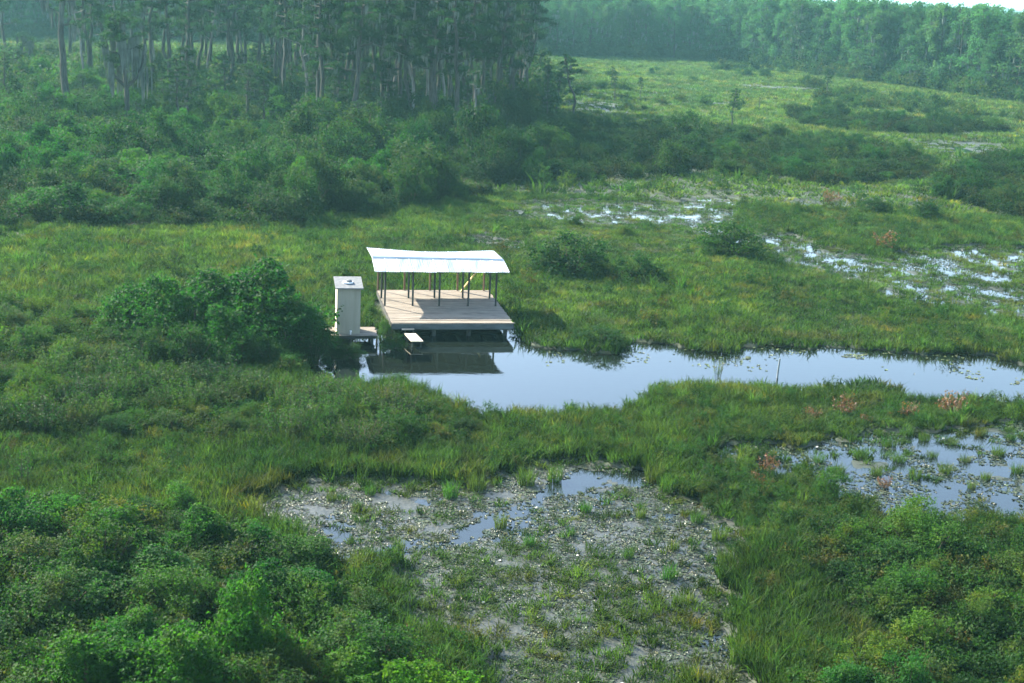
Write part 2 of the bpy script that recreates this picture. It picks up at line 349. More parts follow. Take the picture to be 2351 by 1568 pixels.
# deck frame
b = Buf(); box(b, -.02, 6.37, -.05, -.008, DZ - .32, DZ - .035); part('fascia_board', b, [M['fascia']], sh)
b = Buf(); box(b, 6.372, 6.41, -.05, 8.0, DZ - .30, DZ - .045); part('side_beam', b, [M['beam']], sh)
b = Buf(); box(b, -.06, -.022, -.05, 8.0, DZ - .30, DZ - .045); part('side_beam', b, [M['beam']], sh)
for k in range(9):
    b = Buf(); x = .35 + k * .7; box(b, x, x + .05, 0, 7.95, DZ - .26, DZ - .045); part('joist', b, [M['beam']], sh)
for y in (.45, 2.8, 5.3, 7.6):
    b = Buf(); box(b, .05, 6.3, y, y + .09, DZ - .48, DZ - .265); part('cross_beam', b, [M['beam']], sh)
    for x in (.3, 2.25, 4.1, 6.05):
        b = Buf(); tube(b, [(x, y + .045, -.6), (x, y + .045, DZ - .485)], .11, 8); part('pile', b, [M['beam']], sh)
# roof surface
def roofz(x, y):
    u = (x + .65) / 7.3
    zf = 2.83 + .02 * u; zr = 3.24 - .07 * u; zb = 3.16 - .10 * u - .15 * math.sin(math.pi * min(1, max(0, u * 1.02))) ** 1.3
    yr = 5.15
    if y <= yr: return zf + (zr - zf) * (y - 3.15) / (yr - 3.15)
    return zr + (zb - zr) * (y - yr) / (8.35 - yr)
PX = (0, 1.52, 2.98, 4.58, 6.12)
for ry, rowy in enumerate((3.95, 5.9, 7.9)):
    for x in PX:
        top = roofz(x, rowy) - .17
        lean = random.uniform(-.02, .02)
        b = Buf(); tube(b, [(x, rowy, DZ - .04), (x + lean * .5, rowy, 1.8), (x + lean, rowy, top)], .055, 8)
        part('post', b, [M['redpost'] if ry == 2 else M['beam']], sh)
    b = Buf(); xs = np.linspace(-.45, 6.5, 12)
    for i in range(11):
        z0 = roofz(xs[i], rowy) - .17; z1 = roofz(xs[i + 1], rowy) - .17
        b.add([(xs[i], rowy - .04, z0), (xs[i + 1], rowy - .04, z1), (xs[i + 1], rowy + .04, z1), (xs[i], rowy + .04, z0),
               (xs[i], rowy - .04, z0 + .10), (xs[i + 1], rowy - .04, z1 + .10), (xs[i + 1], rowy + .04, z1 + .10), (xs[i], rowy + .04, z0 + .10)], BOXF)
    part('top_beam', b, [M['beam']], sh)
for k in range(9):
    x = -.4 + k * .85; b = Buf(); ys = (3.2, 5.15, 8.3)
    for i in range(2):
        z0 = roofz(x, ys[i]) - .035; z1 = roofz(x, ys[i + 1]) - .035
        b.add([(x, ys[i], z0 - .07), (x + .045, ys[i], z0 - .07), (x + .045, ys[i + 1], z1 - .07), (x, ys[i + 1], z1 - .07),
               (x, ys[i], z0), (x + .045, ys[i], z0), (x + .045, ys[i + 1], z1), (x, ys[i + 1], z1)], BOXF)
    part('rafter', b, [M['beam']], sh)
# roof sheets, corrugated, each its own
def sheet(x0, x1, y0, y1, lift):
    b = Buf(); n = 28; xs = np.linspace(x0, x1, n); ys = np.linspace(y0, y1, 3); V = []
    for y in ys:
        for i, x in enumerate(xs):
            c = .007 * math.sin((x - x0) * 2 * math.pi / .13) + .020 * math.exp(-((x - x0 - .04) / .03) ** 2)
            V.append((x, y, roofz(x, y) + c + lift))
    V = np.array(V); W = V.copy(); W[:, 2] -= .006
    i = np.arange(2)[:, None] * n + np.arange(n - 1)[None]
    q = np.stack([i, i + 1, i + n + 1, i + n], -1).reshape(-1, 4)
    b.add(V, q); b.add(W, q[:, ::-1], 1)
    for row in (0, 2):
        j = np.arange(n - 1) + row * n; m = 3 * n
        b.add(np.concatenate([V, W]), np.stack([j, j + m, j + 1 + m, j + 1], -1))
    return b
for k in range(11):
    x0 = -.65 + k * .664
    off = random.uniform(-.03, .03)
    part('roof_sheet', sheet(x0, x0 + .69, 3.15 + off, 5.17, .012 + .004 * (k % 2)), [M['metal'], M['undershade']], sh, smooth=True)
    part('roof_sheet', sheet(x0, x0 + .69, 5.13, 8.35 + off, .012 + .004 * (k % 2)), [M['metal'], M['undershade']], sh, smooth=True)
b = Buf(); xs = np.linspace(-.62, 6.62, 23)
for i in range(22):
    for (ya, dza, yb, dzb) in ((4.99, .028, 5.15, .062), (5.15, .062, 5.28, .048)):
        b.add([(xs[i], ya, roofz(xs[i], ya) + dza), (xs[i + 1], ya, roofz(xs[i + 1], ya) + dza), (xs[i + 1], yb, roofz(xs[i + 1], yb) + dzb), (xs[i], yb, roofz(xs[i], yb) + dzb)], [(0, 1, 2, 3)])
part('ridge_cap', b, [M['cap']], sh)
# leaning yellow timber
b = Buf(); tube(b, [(0, 0, 0), (.55, -.5, .95), (1.1, -1.0, 1.93)], .05, 4)
tag(obj('leaning_timber', b.mesh('leaning_timber', [M['yellow']]), loc=wl(4.72, 7.55, DZ + .02), rz=PSI), 'pale yellow timber leaning diagonally between the shelter posts at the back', 'timber')
# boarding step at the deck front
st = obj('boarding_step', None, loc=wl(.15, -.02), rz=PSI); tag(st, 'low plank step below the front left corner of the shelter deck', 'step')
b = Buf(); box(b, .32, .95, -.40, -.12, .52, .565); part('tread', b, [M['fascia']], st)
b = Buf(); b.add([(.42, -.62, .37), (1.0, -.62, .37), (1.22, -2.0, .32), (.60, -2.0, .32), (.42, -.62, .41), (1.0, -.62, .41), (1.22, -2.0, .36), (.60, -2.0, .36)], [f[::-1] for f in BOXF]); part('tread', b, [M['step']], st)
for (x, y) in ((.5, -.3), (.92, -.3), (.68, -1.9), (1.12, -1.9), (.55, -.7), (.98, -.7)):
    b = Buf(); box(b, x - .035, x + .035, y - .035, y + .035, -.5, .315 if y < -.5 else .52); part('leg', b, [M['beam']], st)

# ------------------------------------------------------------------ outhouse
OZ = .50
oh = obj('outhouse', None, loc=(-8.42, 70.5, OZ), rz=PSI)
tag(oh, 'narrow grey outhouse with flat shed roof and white round vent left of the shelter', 'outhouse')
b = Buf(); box(b, -.58, .58, -.62, .62, .0, 2.33); part('wall', b, [M['wall']], oh)
for x in (-.36, -.12, .12, .36):
    b = Buf(); box(b, x - .006, x + .006, -.632, -.6215, .02, 2.30); part('batten', b, [M['wall']], oh)
b = Buf(); box(b, -.60, -.582, -.60, .60, .0, 2.31); part('sunlit_side', b, [M['sunwall']], oh)  # sheet added over the left wall, its pale colour standing for sunlight
b = Buf(); V = [(-.70, -.80, 2.36), (.70, -.80, 2.36), (.70, .82, 2.62), (-.70, .82, 2.62), (-.70, -.80, 2.42), (.70, -.80, 2.42), (.70, .82, 2.68), (-.70, .82, 2.68)]
b.add(V, BOXF); roof = part('roof', b, [M['shingle']], oh)
b = Buf(); tube(b, [(0, 0, 0), (0, 0, .06)], .27, 20); part('vent_flange', b, [M['white']], roof, loc=(-.03, -.02, 2.53))
b = Buf(); tube(b, [(0, 0, .0), (0, 0, .09), (0, 0, .13)], [.17, .15, .08], 16); part('vent_cap', b, [M['shingle']], roof, loc=(.02, -.05, 2.58))
b = Buf(); box(b, .50, .58, -.70, -.625, 2.28, 2.35); part('bracket', b, [M['wall']], oh)
b = Buf(); tube(b, [(.10, -.70, .0), (.10, -.70, .14)], .035, 8); tube(b, [(.10, -.70, .14), (.10, -.70, .2)], .055, 8); part('drain_pipe', b, [M['white']], oh)
pf = obj('outhouse_platform', None, loc=(-8.42, 70.5, 0), rz=PSI); tag(pf, 'low plank platform on piles under the grey outhouse', 'platform')
for k in range(13):
    b = Buf(); box(b, -1.15, 1.45, -.062, .062, -.02, .02); o = part('plank', b, [M['board']], pf, loc=(random.uniform(-.04, .04), -.80 + k * .137, OZ - .025))
for y in (-.72, .80):
    b = Buf(); box(b, -1.2, 1.4, y, y + .08, OZ - .22, OZ - .05); part('cross_beam', b, [M['beam']], pf)
    for x in (-1.0, .1, 1.2):
        b = Buf(); tube(b, [(x, y + .04, -.5), (x, y + .04, OZ - .225)], .07, 8); part('pile', b, [M['beam']], pf)

# marker poles in the channel
p = at(1784, 868); b = Buf(); tube(b, [(0, 0, -.5), (.0, 0, .3), (.035, 0, 1.0)], [.05, .045, .04], 8)
tag(obj('marker_pole', b.mesh('marker_pole', [M['greypole']]), loc=p), 'grey post standing alone in the channel near its right bank', 'post')
p = at(1741, 262); b = Buf(); tube(b, [(0, 0, -.3), (.0, 0, 2.6)], [.07, .05], 6)
tag(obj('marker_pole', b.mesh('marker_pole', [M['beam']]), loc=p), 'thin dark pole standing in the far grassland right of the lone tree', 'post')

# ------------------------------------------------------------------ plant builders
def crown_points(rs, n, lumps, shell=.72):
    """points near the surface of a union of ellipsoid lumps: returns centres, outward normals"""
    P, Q = [], []
    vol = np.array([l[3] * l[4] + .02 for l in lumps]); vol /= vol.sum()
    for (cx, cy, cz, rx, rz), w in zip(lumps, vol):
        k = max(4, int(n * w)); d = unit(rs.randn(k, 3)); rr = (shell + (1.04 - shell) * rs.rand(k) ** .7)[:, None]
        d[:, 2] = np.where(d[:, 2] < -.35, -d[:, 2] * .7, d[:, 2])
        P.append(np.array([cx, cy, cz]) + d * rr * [rx, rx, rz]); Q.append(unit(d / [rx, rx, rz]))
    return np.concatenate(P), np.concatenate(Q)
def twiggy(b, rs, P, Q, size, aspect, tw=.30, per=8, up=.5, loose=.5):
    n = max(8, len(P) // per); ids = rs.choice(len(P), n, replace=False); B = P[ids]
    D = unit(Q[ids] * .6 + [0, 0, up] + loose * rs.randn(n, 3)); ln = tw * (.5 + .9 * rs.rand(n, 1))
    C = (B[:, None] + D[:, None] * ln[:, None] * (rs.rand(n, per, 1) - .15) + .035 * rs.randn(n, per, 3) * (size / .085)).reshape(-1, 3)
    Nn = (np.repeat(Q[ids], per, 0) * .35 + .8 * rs.randn(n * per, 3) + [0, 0, .45])
    leaves(b, C, Nn, size, aspect, 0, rs)
def shrub_meshes(seed, w=1.2, h=2.0, n=2600, leaf=.09, kind='leaf', nl=14, aspect=.6):
    """w: radius, h: height.  returns foliage mesh, stem mesh"""
    rs = np.random.RandomState(seed); b = Buf(); sb = Buf(); lumps = []; ph = rs.rand(2) * 6.28
    for k in range(nl):
        a = rs.rand() * 6.283; r = w * math.sqrt(rs.rand()) * .80 * (1 + .38 * math.sin(2 * a + ph[0]) + .22 * math.sin(3 * a + ph[1]))
        top = h * (1 - .25 * (r / w) ** 2) * (.34 + .72 * rs.rand() ** 1.3)
        rx = w * (.15 + .17 * rs.rand()); lumps.append((r * math.cos(a), r * math.sin(a), max(.2, top - rx * .7), rx, rx * (.7 + .5 * rs.rand())))
        tube(sb, [(r * .1 * math.cos(a), r * .1 * math.sin(a), -.05), (r * .5 * math.cos(a), r * .5 * math.sin(a), top * .4), (r * math.cos(a), r * math.sin(a), max(.25, top - .1))], [.035, .025, .012], 4)
    P, Q = crown_points(rs, n, lumps, .5)
    twiggy(b, rs, P, Q, leaf, aspect, leaf * 4.2)
    # lower skirt
    k = n // 6; a = rs.rand(k) * 6.283; r = w * (.55 + .45 * rs.rand(k)); z = h * .38 * rs.rand(k)
    leaves(b, np.stack([r * np.cos(a), r * np.sin(a), z], 1), rs.randn(k, 3) + [0, 0, .6], leaf, aspect, 0, rs)
    # sprigs standing out of the outline
    for k in range(int(nl * 1.3)):
        l = lumps[rs.randint(nl)]; d = unit(np.array([rs.randn() * .5, rs.randn() * .5, 1.0])); s0 = np.array(l[:3]) + [0, 0, l[4] * .6]; ln = h * (.10 + .12 * rs.rand())
        tt = rs.rand(9)[:, None]; leaves(b, s0 + d * tt * ln + .02 * rs.randn(9, 3), rs.randn(9, 3) + [0, 0, .3], leaf * .9, aspect, 0, rs)
    return b.mesh('foliage', [M[kind]]), sb.mesh('stem', [M['stem']])
def vine_meshes(seed, w=1.5, h=2.6, n=4200, leaf=.09, lump=5, kind='vine'):
    """shrub smothered in vines: smooth domes and towers"""
    rs = np.random.RandomState(seed); b = Buf(); sb = Buf(); lumps = []
    for k in range(lump):
        a = rs.rand() * 6.283; r = w * (.35 + .5 * rs.rand()) * (k > 0); rx = w * (.34 + .26 * rs.rand()); hh = h * (1 if k == 0 else .35 + .55 * rs.rand())
        lumps.append((r * math.cos(a), r * math.sin(a), hh * .40, rx, hh * .50))
        for q in range(7):
            a2 = rs.rand() * 6.283; rr = rx * .55; zz = hh * (.55 + .3 * rs.rand()); r3 = rx * (.28 + .2 * rs.rand())
            lumps.append((r * math.cos(a) + rr * math.cos(a2), r * math.sin(a) + rr * math.sin(a2), zz, r3, r3 * 1.05))
        tube(sb, [(r * math.cos(a), r * math.sin(a), -.05), (r * math.cos(a) * 1.02, r * math.sin(a), hh * .6)], [.06, .03], 5)
    P, Q = crown_points(rs, n, lumps, .88)
    k = len(P) // 2; leaves(b, P[:k], Q[:k] * .7 + .7 * rs.randn(k, 3) + [0, 0, .35], leaf, .7, 0, rs)
    k = rs.permutation(len(P))[:k]; twiggy(b, rs, P[k], Q[k], leaf, .7, leaf * 3.4, up=.15, loose=.8)
    return b.mesh('foliage', [M[kind]]), sb.mesh('stem', [M['stem']])
def sprig_meshes(seed, w=.6, h=1.1, stems=26, per=26, leaf=.06, kind='glossy', aspect=.5):
    """many upright shoots set with small leaves"""
    rs = np.random.RandomState(seed); b = Buf(); sb = Buf()
    for k in range(stems):
        a = rs.rand() * 6.283; r = w * math.sqrt(rs.rand()); p0 = np.array([r * .5 * math.cos(a), r * .5 * math.sin(a), -.03]); hh = h * (.55 + .5 * rs.rand())
        p1 = np.array([r * 1.1 * math.cos(a), r * 1.1 * math.sin(a), hh]) + .06 * rs.randn(3)
        tube(sb, [p0, (p0 + p1) / 2 + .04 * rs.randn(3), p1], [.012, .009, .004], 3)
        tt = (.25 + .78 * rs.rand(per))[:, None]; C = p0 + (p1 - p0) * tt + .05 * rs.randn(per, 3)
        leaves(b, C, rs.randn(per, 3) + [0, 0, .5], leaf, aspect, 0, rs)
    return b.mesh('foliage', [M[kind]]), sb.mesh('stem', [M['stem']])
def tuft_mesh(seed, n=34, rad=.22, h=.9, w=.018, mat='grass', lean=.28, heads=0, segs=2):
    rs = np.random.RandomState(seed); b = Buf()
    a = rs.rand(n) * 6.283; r = rad * np.sqrt(rs.rand(n)); x = r * np.cos(a); y = r * np.sin(a); hh = h * (.45 + .6 * rs.rand(n))
    dx = lean * rs.randn(n) * hh + .5 * x; dy = lean * rs.randn(n) * hh + .5 * y
    th = rs.rand(n) * 3.1416; ox = np.cos(th) * w * .5; oy = np.sin(th) * w * .5
    Z0 = np.zeros(n); z1 = hh * .55; z2 = hh
    def P(fx, fz, s): return np.stack([x + dx * fx + ox * s, y + dy * fx + oy * s, fz], 1)
    V = np.stack([P(0, Z0 - .03, 1), P(0, Z0 - .03, -1), P(.3, z1, .85), P(.3, z1, -.85), P(1.0, z2, .12), P(1.0, z2, -.12)], 1)
    i = np.arange(n)[:, None] * 6
    b.add(V.reshape(-1, 3), np.concatenate([i + [0, 1, 3, 2], i + [2, 3, 5, 4]]))
    if heads:
        k = rs.choice(n, heads, replace=False)
        leaves(b, P(1.0, z2, 0)[k], rs.randn(heads, 3), .07, .4, 1 if mat == 'x' else 0, rs)
    return b.mesh('tuft', [M[mat]])
def tree_meshes(seed, h=17, r0=.28, cb=.42, spread=3.2, pads=16, leaf=.30, nleaf=3000, moss=60, mlen=1.3, wander=.5, fork=False, bark='bark', crown='crown', padr=1.25, flat=.34, mossw=.13):
    rs = np.random.RandomState(seed); tb = Buf(); cb_ = Buf(); mb = Buf(); n = 9
    zz = np.linspace(0, h, n); ox = np.cumsum(rs.randn(n) * wander * h / 60); oy = np.cumsum(rs.randn(n) * wander * h / 60); ox -= ox[0]; oy -= oy[0]
    T = np.stack([ox, oy, zz], 1); rad = r0 * (1 - .62 * (zz / h)); rad[0] *= 1.2; T[0, 2] = -.3
    tube(tb, T, rad, 7)
    def tp(t): return np.array([np.interp(t * h, zz, T[:, i]) for i in range(3)])
    limbs = []
    if fork:
        for s in (-1, 1):
            p0 = tp(.38); e = p0 + [s * h * .16, rs.randn() * .5, h * .42]
            tube(tb, [p0, p0 + [s * h * .10, 0, h * .10], p0 + [s * h * .15, 0, h * .25], e], [r0 * .6, r0 * .5, r0 * .4, r0 * .15], 6); limbs.append((p0 + [s * h * .1, 0, h * .1], e))
    wts = []
    for k in range(pads):
        t = cb + (1 - cb) * ((k + rs.rand()) / pads) ** .85; a = k * 2.4 + rs.randn() * .5
        ln = spread * (1.15 - .65 * (t - cb) / (1 - cb)) * (.5 + .7 * rs.rand())
        p0 = tp(t * .98); d = np.array([math.cos(a), math.sin(a), .12 + .35 * rs.rand()]); e = p0 + d * ln
        mdl = p0 + d * ln * .5 + [rs.randn() * .2, rs.randn() * .2, -.15 * ln * rs.rand()]
        tube(tb, [p0, mdl, e], [.09 * r0 / .28 + .03, .06, .025], 4); limbs.append((mdl, e)); wts.append((e, padr * (.55 + .75 * rs.rand()))); 
        if rs.rand() < .5: wts.append((mdl + [rs.randn() * .4, rs.randn() * .4, .2], padr * (.4 + .4 * rs.rand())))
    wts.append((tp(1.0) + [0, 0, .2], padr * .8)); tot = sum(x[1] ** 2 for x in wts)
    for c, pr in wts:
        k = int(nleaf * pr * pr / tot) + 4; sub = 5
        sc_ = c + unit(rs.randn(sub, 3)) * [pr * .62, pr * .62, pr * flat * .6] * rs.rand(sub, 1) ** .5
        q = sc_[rs.randint(sub, size=k)]; d = unit(rs.randn(k, 3)) * (.45 + .55 * rs.rand(k, 1))
        P = q + d * [pr * .55, pr * .55, pr * flat]
        leaves(cb_, P, rs.randn(k, 3) * .7 + [0, 0, .9], leaf, .42, 0, rs)
    for k in range(moss):
        p0, e = limbs[rs.randint(len(limbs))]; tt = rs.rand() ** .8; c = p0 + (e - p0) * tt + [rs.randn() * .12, rs.randn() * .12, 0]; L_ = mlen * (.35 + .9 * rs.rand()); ww = mossw * (.5 + .9 * rs.rand()); a = rs.rand() * 3.14
        o_ = np.array([math.cos(a), math.sin(a), 0]); o2 = np.array([-math.sin(a), math.cos(a), 0]); sw = rs.randn() * .08
        for oo in (o_, o2):
            V = [c - oo * ww * .5, c + oo * ww * .5, c + oo * (ww * .45 + sw) - [0, 0, L_ * .5], c - oo * (ww * .45 - sw) - [0, 0, L_ * .5], c + oo * (.03 + sw * .6) - [0, 0, L_], c - oo * (.03 - sw * .6) - [0, 0, L_]]
            mb.add(V, [(0, 1, 2, 3), (3, 2, 4, 5)])
    return tb.mesh('trunk', [M[bark]], True), cb_.mesh('crown', [M[crown]]), (mb.mesh('hanging_moss', [M['moss']]) if moss else None)

# ------------------------------------------------------------------ scatter of stuff through geometry nodes
def scatter(name, pts, scl, variant, tint, protos, tilt=.08, kind='stuff', rz=None, rs=RS):
    n = len(pts); me = bpy.data.meshes.new(name); me.vertices.add(n); me.vertices.foreach_set('co', np.asarray(pts, np.float32).ravel())
    rot = np.stack([rs.randn(n) * tilt, rs.randn(n) * tilt, rs.rand(n) * 6.283 if rz is None else rz], 1).astype(np.float32)
    A = me.attributes.new('rot', 'FLOAT_VECTOR', 'POINT'); A.data.foreach_set('vector', rot.ravel())
    scl = np.asarray(scl, np.float32); scl = np.repeat(scl[:, None], 3, 1) if scl.ndim == 1 else scl
    A = me.attributes.new('scl', 'FLOAT_VECTOR', 'POINT'); A.data.foreach_set('vector', scl.astype(np.float32).ravel())
    A = me.attributes.new('var', 'INT', 'POINT'); A.data.foreach_set('value', np.asarray(variant, np.int32))
    A = me.attributes.new('tint', 'FLOAT_VECTOR', 'POINT'); A.data.foreach_set('vector', np.asarray(tint, np.float32).ravel())
    me.update()
    pc = bpy.data.collections.new(name + '_source')
    for i, m_ in enumerate(protos):
        po = bpy.data.objects.new('%s_source_%02d' % (name, i), m_); pc.objects.link(po)
    g = bpy.data.node_groups.new(name, 'GeometryNodeTree')
    g.interface.new_socket('Geometry', in_out='INPUT', socket_type='NodeSocketGeometry'); g.interface.new_socket('Geometry', in_out='OUTPUT', socket_type='NodeSocketGeometry')
    gi = g.nodes.new('NodeGroupInput'); go = g.nodes.new('NodeGroupOutput')
    ci = g.nodes.new('GeometryNodeCollectionInfo'); ci.inputs[0].default_value = pc; ci.inputs[1].default_value = True; ci.inputs[2].default_value = True
    ip = g.nodes.new('GeometryNodeInstanceOnPoints')
    def na(nm, dt):
        q = g.nodes.new('GeometryNodeInputNamedAttribute'); q.data_type = dt; q.inputs[0].default_value = nm; return q.outputs[0]
    g.links.new(gi.outputs[0], ip.inputs['Points']); g.links.new(ci.outputs[0], ip.inputs['Instance']); ip.inputs['Pick Instance'].default_value = True
    g.links.new(na('var', 'INT'), ip.inputs['Instance Index']); g.links.new(na('rot', 'FLOAT_VECTOR'), ip.inputs['Rotation']); g.links.new(na('scl', 'FLOAT_VECTOR'), ip.inputs['Scale'])
    g.links.new(ip.outputs[0], go.inputs[0])
    o = obj(name, me); md = o.modifiers.new('scatter', 'NODES'); md.node_group = g
    return tag(o, kind=kind)
def grid(x0, x1, y0, y1, s, rs=RS):
    X, Y = np.meshgrid(np.arange(x0, x1, s), np.arange(y0, y1, s)); X = X + (rs.rand(*X.shape) - .5) * s; Y = Y + (rs.rand(*Y.shape) - .5) * s
    return X.ravel(), Y.ravel()
def inview(X, Y, mx=170, my=260):
    px, py = img(np.stack([X, Y, 0 * X], -1)); return (px > -mx) & (px < 2350 + mx) & (py < 1568 + my) & (py > 20), px, py
def free(X, Y):
    u, v = to_local(X, Y); a = ~((u > -.35) & (u < 6.7) & (v > -2.4) & (v < 8.15))
    dx = X + 8.42; dy = Y - 70.5; lx = dx * XL[0] + dy * XL[1]; ly = dx * YL[0] + dy * YL[1]
    return a & ~((lx > -1.3) & (lx < 1.5) & (ly > -1.2) & (ly < 1.2))

# ------------------------------------------------------------------ shrubs: zones, hand-placed individuals and rows
ORD = ['first', 'second', 'third', 'fourth', 'fifth', 'sixth', 'seventh', 'eighth', 'ninth', 'tenth', 'eleventh', 'twelfth', 'thirteenth', 'fourteenth', 'fifteenth', 'sixteenth', 'seventeenth', 'eighteenth', 'nineteenth', 'twentieth']
def plant(name, meshes, base, sc, rz, color, label, cat, group, partnames=('foliage', 'stem')):
    r = obj(name, None, loc=base, rz=rz, sc=sc); tag(r, label, cat, group)
    for nm, m_ in zip(partnames, meshes):
        if m_ is None: continue
        c = obj(nm, m_, r)
        if nm in ('foliage', 'crown'): c.color = (*color, 1)
        if nm == 'hanging_moss': c['kind'] = 'stuff'
    return r
NEAR = [shrub_meshes(100 + k, 1.35, 2.0, 5600, .085, 'leaf', 26) for k in range(5)]
VINE = [vine_meshes(120 + k, 1.5, 2.5, 8500, .085, 5) for k in range(3)]
GLOS = [sprig_meshes(140 + k, .95, 1.35, 64, 46, .075, 'glossy') for k in range(4)]
MIDS = [shrub_meshes(160 + k, 2.1, 3.2, 5200, .16, 'leaf', 26) for k in range(5)]
MIDV = [vine_meshes(180 + k, 2.1, 3.6, 6500, .14, 5) for k in range(4)]
RUST = [sprig_meshes(200 + k, .5, .75, 26, 14, .075, 'dead', .7) for k in range(2)]
SAPL = [sprig_meshes(210 + k, .45, 1.6, 12, 40, .07, 'leaf', .6) for k in range(2)]
LIGHT = (1.9, 1.55, 1.05); MIDC = (1, 1, 1); DARK = (.55, .62, .65); YEL = (2.6, 1.7, .9); GREY = (1.3, 1.15, 1.5)

TH = {}   # name -> polygon (where the feet of the shrubs stand)
TH['lower left thicket'] = ([(-150, 1210), (100, 1190), (230, 1215), (420, 1195), (560, 1225), (700, 1290), (745, 1350), (860, 1420), (930, 1520), (1020, 1600), (1060, 1850), (-150, 1850)], 1.75, 'near')
TH['lower right thicket'] = ([(1900, 1240), (2050, 1235), (2250, 1250), (2500, 1250), (2500, 1850), (1720, 1850), (1800, 1640), (1960, 1560), (2080, 1500), (1960, 1430), (1900, 1330)], 1.8, 'near')
TH['near bank left of the channel'] = ([(-150, 860), (200, 870), (500, 900), (720, 930), (960, 940), (1080, 990), (1090, 1040), (950, 1050), (700, 1030), (400, 1010), (-150, 1010)], 1.4, 'glossy')
TH['thicket left of the outhouse'] = ([(-150, 730), (100, 720), (300, 760), (430, 830), (700, 868), (400, 860), (-150, 850)], 1.9, 'near')
TH['left background thicket'] = ([(-150, 300), (200, 330), (640, 340), (980, 420), (1130, 450), (1000, 470), (760, 500), (700, 520), (300, 530), (-150, 520)], 3.3, 'mid')
TH['back thicket below the mossy trees'] = ([(-150, 190), (250, 200), (640, 230), (640, 330), (200, 320), (-150, 290)], 4.9, 'mid')
TH['dark thicket under the grove'] = ([(660, 240), (1200, 260), (1330, 300), (1640, 330), (1640, 395), (1500, 408), (1330, 420), (1120, 430), (980, 400), (700, 340)], 4.2, 'dark')
TH['thicket right of the grove'] = ([(1640, 300), (1780, 320), (1960, 330), (2150, 375), (2110, 415), (1900, 430), (1760, 410), (1650, 400)], 3.8, 'mid')
TH['long island thicket on the right'] = ([(1800, 265), (1900, 262), (2050, 282), (2280, 292), (2300, 308), (2100, 312), (1990, 306), (1850, 290)], 4.2, 'mid')
TH['thicket at the right edge'] = ([(2230, 375), (2500, 370), (2500, 520), (2290, 500), (2150, 450), (2130, 420)], 3.9, 'mid')
CNT = dict(n=0)
taken = []
def put(kind, px, py, sc, color, label, cat='shrub', group=None, name=None, z=0.0, zs=1.0, seed=None):
    P = at(px, py); P[2] = float(hgt(np.array([P[0]]), np.array([P[1]]))[0]) if z is None else z
    src = {'near': NEAR, 'vine': VINE, 'glossy': GLOS, 'mid': MIDS, 'midvine': MIDV, 'rust': RUST, 'sapling': SAPL}[kind]
    k = random.randrange(len(src)) if seed is None else seed % len(src)
    taken.append((P[0], P[1], 1.1 * sc * (2 if kind in ('mid', 'midvine') else 1.2)))
    return plant(name or {'vine': 'vine_covered_shrub', 'midvine': 'vine_covered_shrub', 'rust': 'rust_coloured_plant', 'sapling': 'sapling', 'near': 'leafy_shrub', 'glossy': 'glossy_leaved_shrub'}.get(kind, 'swamp_shrub'), src[k], P, (sc, sc, sc * zs), random.uniform(0, 6.28), color, label, cat, group)
# --- individuals one can point at
put('vine', 600, 800, 2.25, (.66, .82, .74), 'largest dark rounded bush overhanging the water left of the outhouse', zs=.84, seed=0)
put('vine', 520, 836, 1.55, (.72, .86, .8), 'dark bush at the left foot of the largest rounded bush', zs=.8, seed=1)
put('vine', 668, 826, 1.5, (.70, .82, .8), 'dark bush over the water between largest rounded bush and outhouse', zs=.85, seed=2)
put('vine', 378, 795, 1.65, (1.0, 1.0, .95), 'second rounded dark bush left of the largest bush by the channel', zs=.95, seed=1)
put('vine', 470, 792, 1.9, (.8, .9, .85), 'small bright bush between the two rounded dark bushes', zs=.85, seed=2)
put('near', 1385, 796, 1.15, (.8, .95, .85), 'low dark bush leaning over the channel right of the shelter', zs=.42)
put('near', 1330, 785, .55, MIDC, 'small bush behind the low bank bush right of the shelter', zs=.6)
put('mid', 1310, 634, 1.2, (.62, .78, .75), 'isolated dark bush in the meadow right of the shelter roof', zs=.62)
put('mid', 1262, 628, .70, (1, 1, 1), 'small left part bush beside the isolated dark meadow bush', zs=.7)
put('mid', 1455, 645, .85, (.9, 1, .95), 'smaller isolated bush right of the dark meadow bush', zs=.62)
put('mid', 1685, 590, 1.0, (1.0, 1.05, .9), 'dark bush with bright top beside the middle pond', zs=.72)
put('mid', 1640, 590, .55, MIDC, 'little bush at the left foot of the bright topped pond bush', zs=.7)
put('near', 892, 772, .50, (1.15, 1.1, .85), 'leafy bush between the outhouse and the shelter deck', zs=.9)
put('near', 850, 728, .42, LIGHT, 'pale leafy bush behind the right side of the outhouse', zs=.8)
put('near', 905, 800, .50, (.8, .95, .8), 'small dark bush at water edge left of the boarding step', zs=.7)
put('near', 765, 822, .5, (.6, .75, .7), 'small dark bush at water edge left of the one below the outhouse', zs=.6)
put('near', 805, 822, .62, (.7, .8, .75), 'small dark bush at water edge below the outhouse platform', zs=.6)
put('mid', 780, 640, .40, (.9, 1, .9), 'dark green bush behind the outhouse roof', zs=.6)
put('sapling', 52, 1120, 1.0, (1.1, 1.25, 1.1), 'blue green sapling at the left edge above the lower left thicket', 'sapling')
put('sapling', 1647, 872, .65, YEL, 'yellow green sapling standing in the channel at its near bank', 'sapling')
put('near', 1905, 1150, .55, (1.5, 1.4, 1.0), 'light green bush at the left end of the right pond', zs=1.1)
put('near', 2100, 1235, .85, (2.2, 1.75, .9), 'bright yellow green bush on top of the lower right thicket', zs=.8)
put('near', 1960, 1290, .75, (1.9, 1.6, .9), 'yellow green bush at left end of the lower right thicket', zs=.9)
put('near', 2080, 1640, .80, (1.3, 1.7, 1.4), 'pale blue green bush near the bottom right of the marsh', zs=.95)
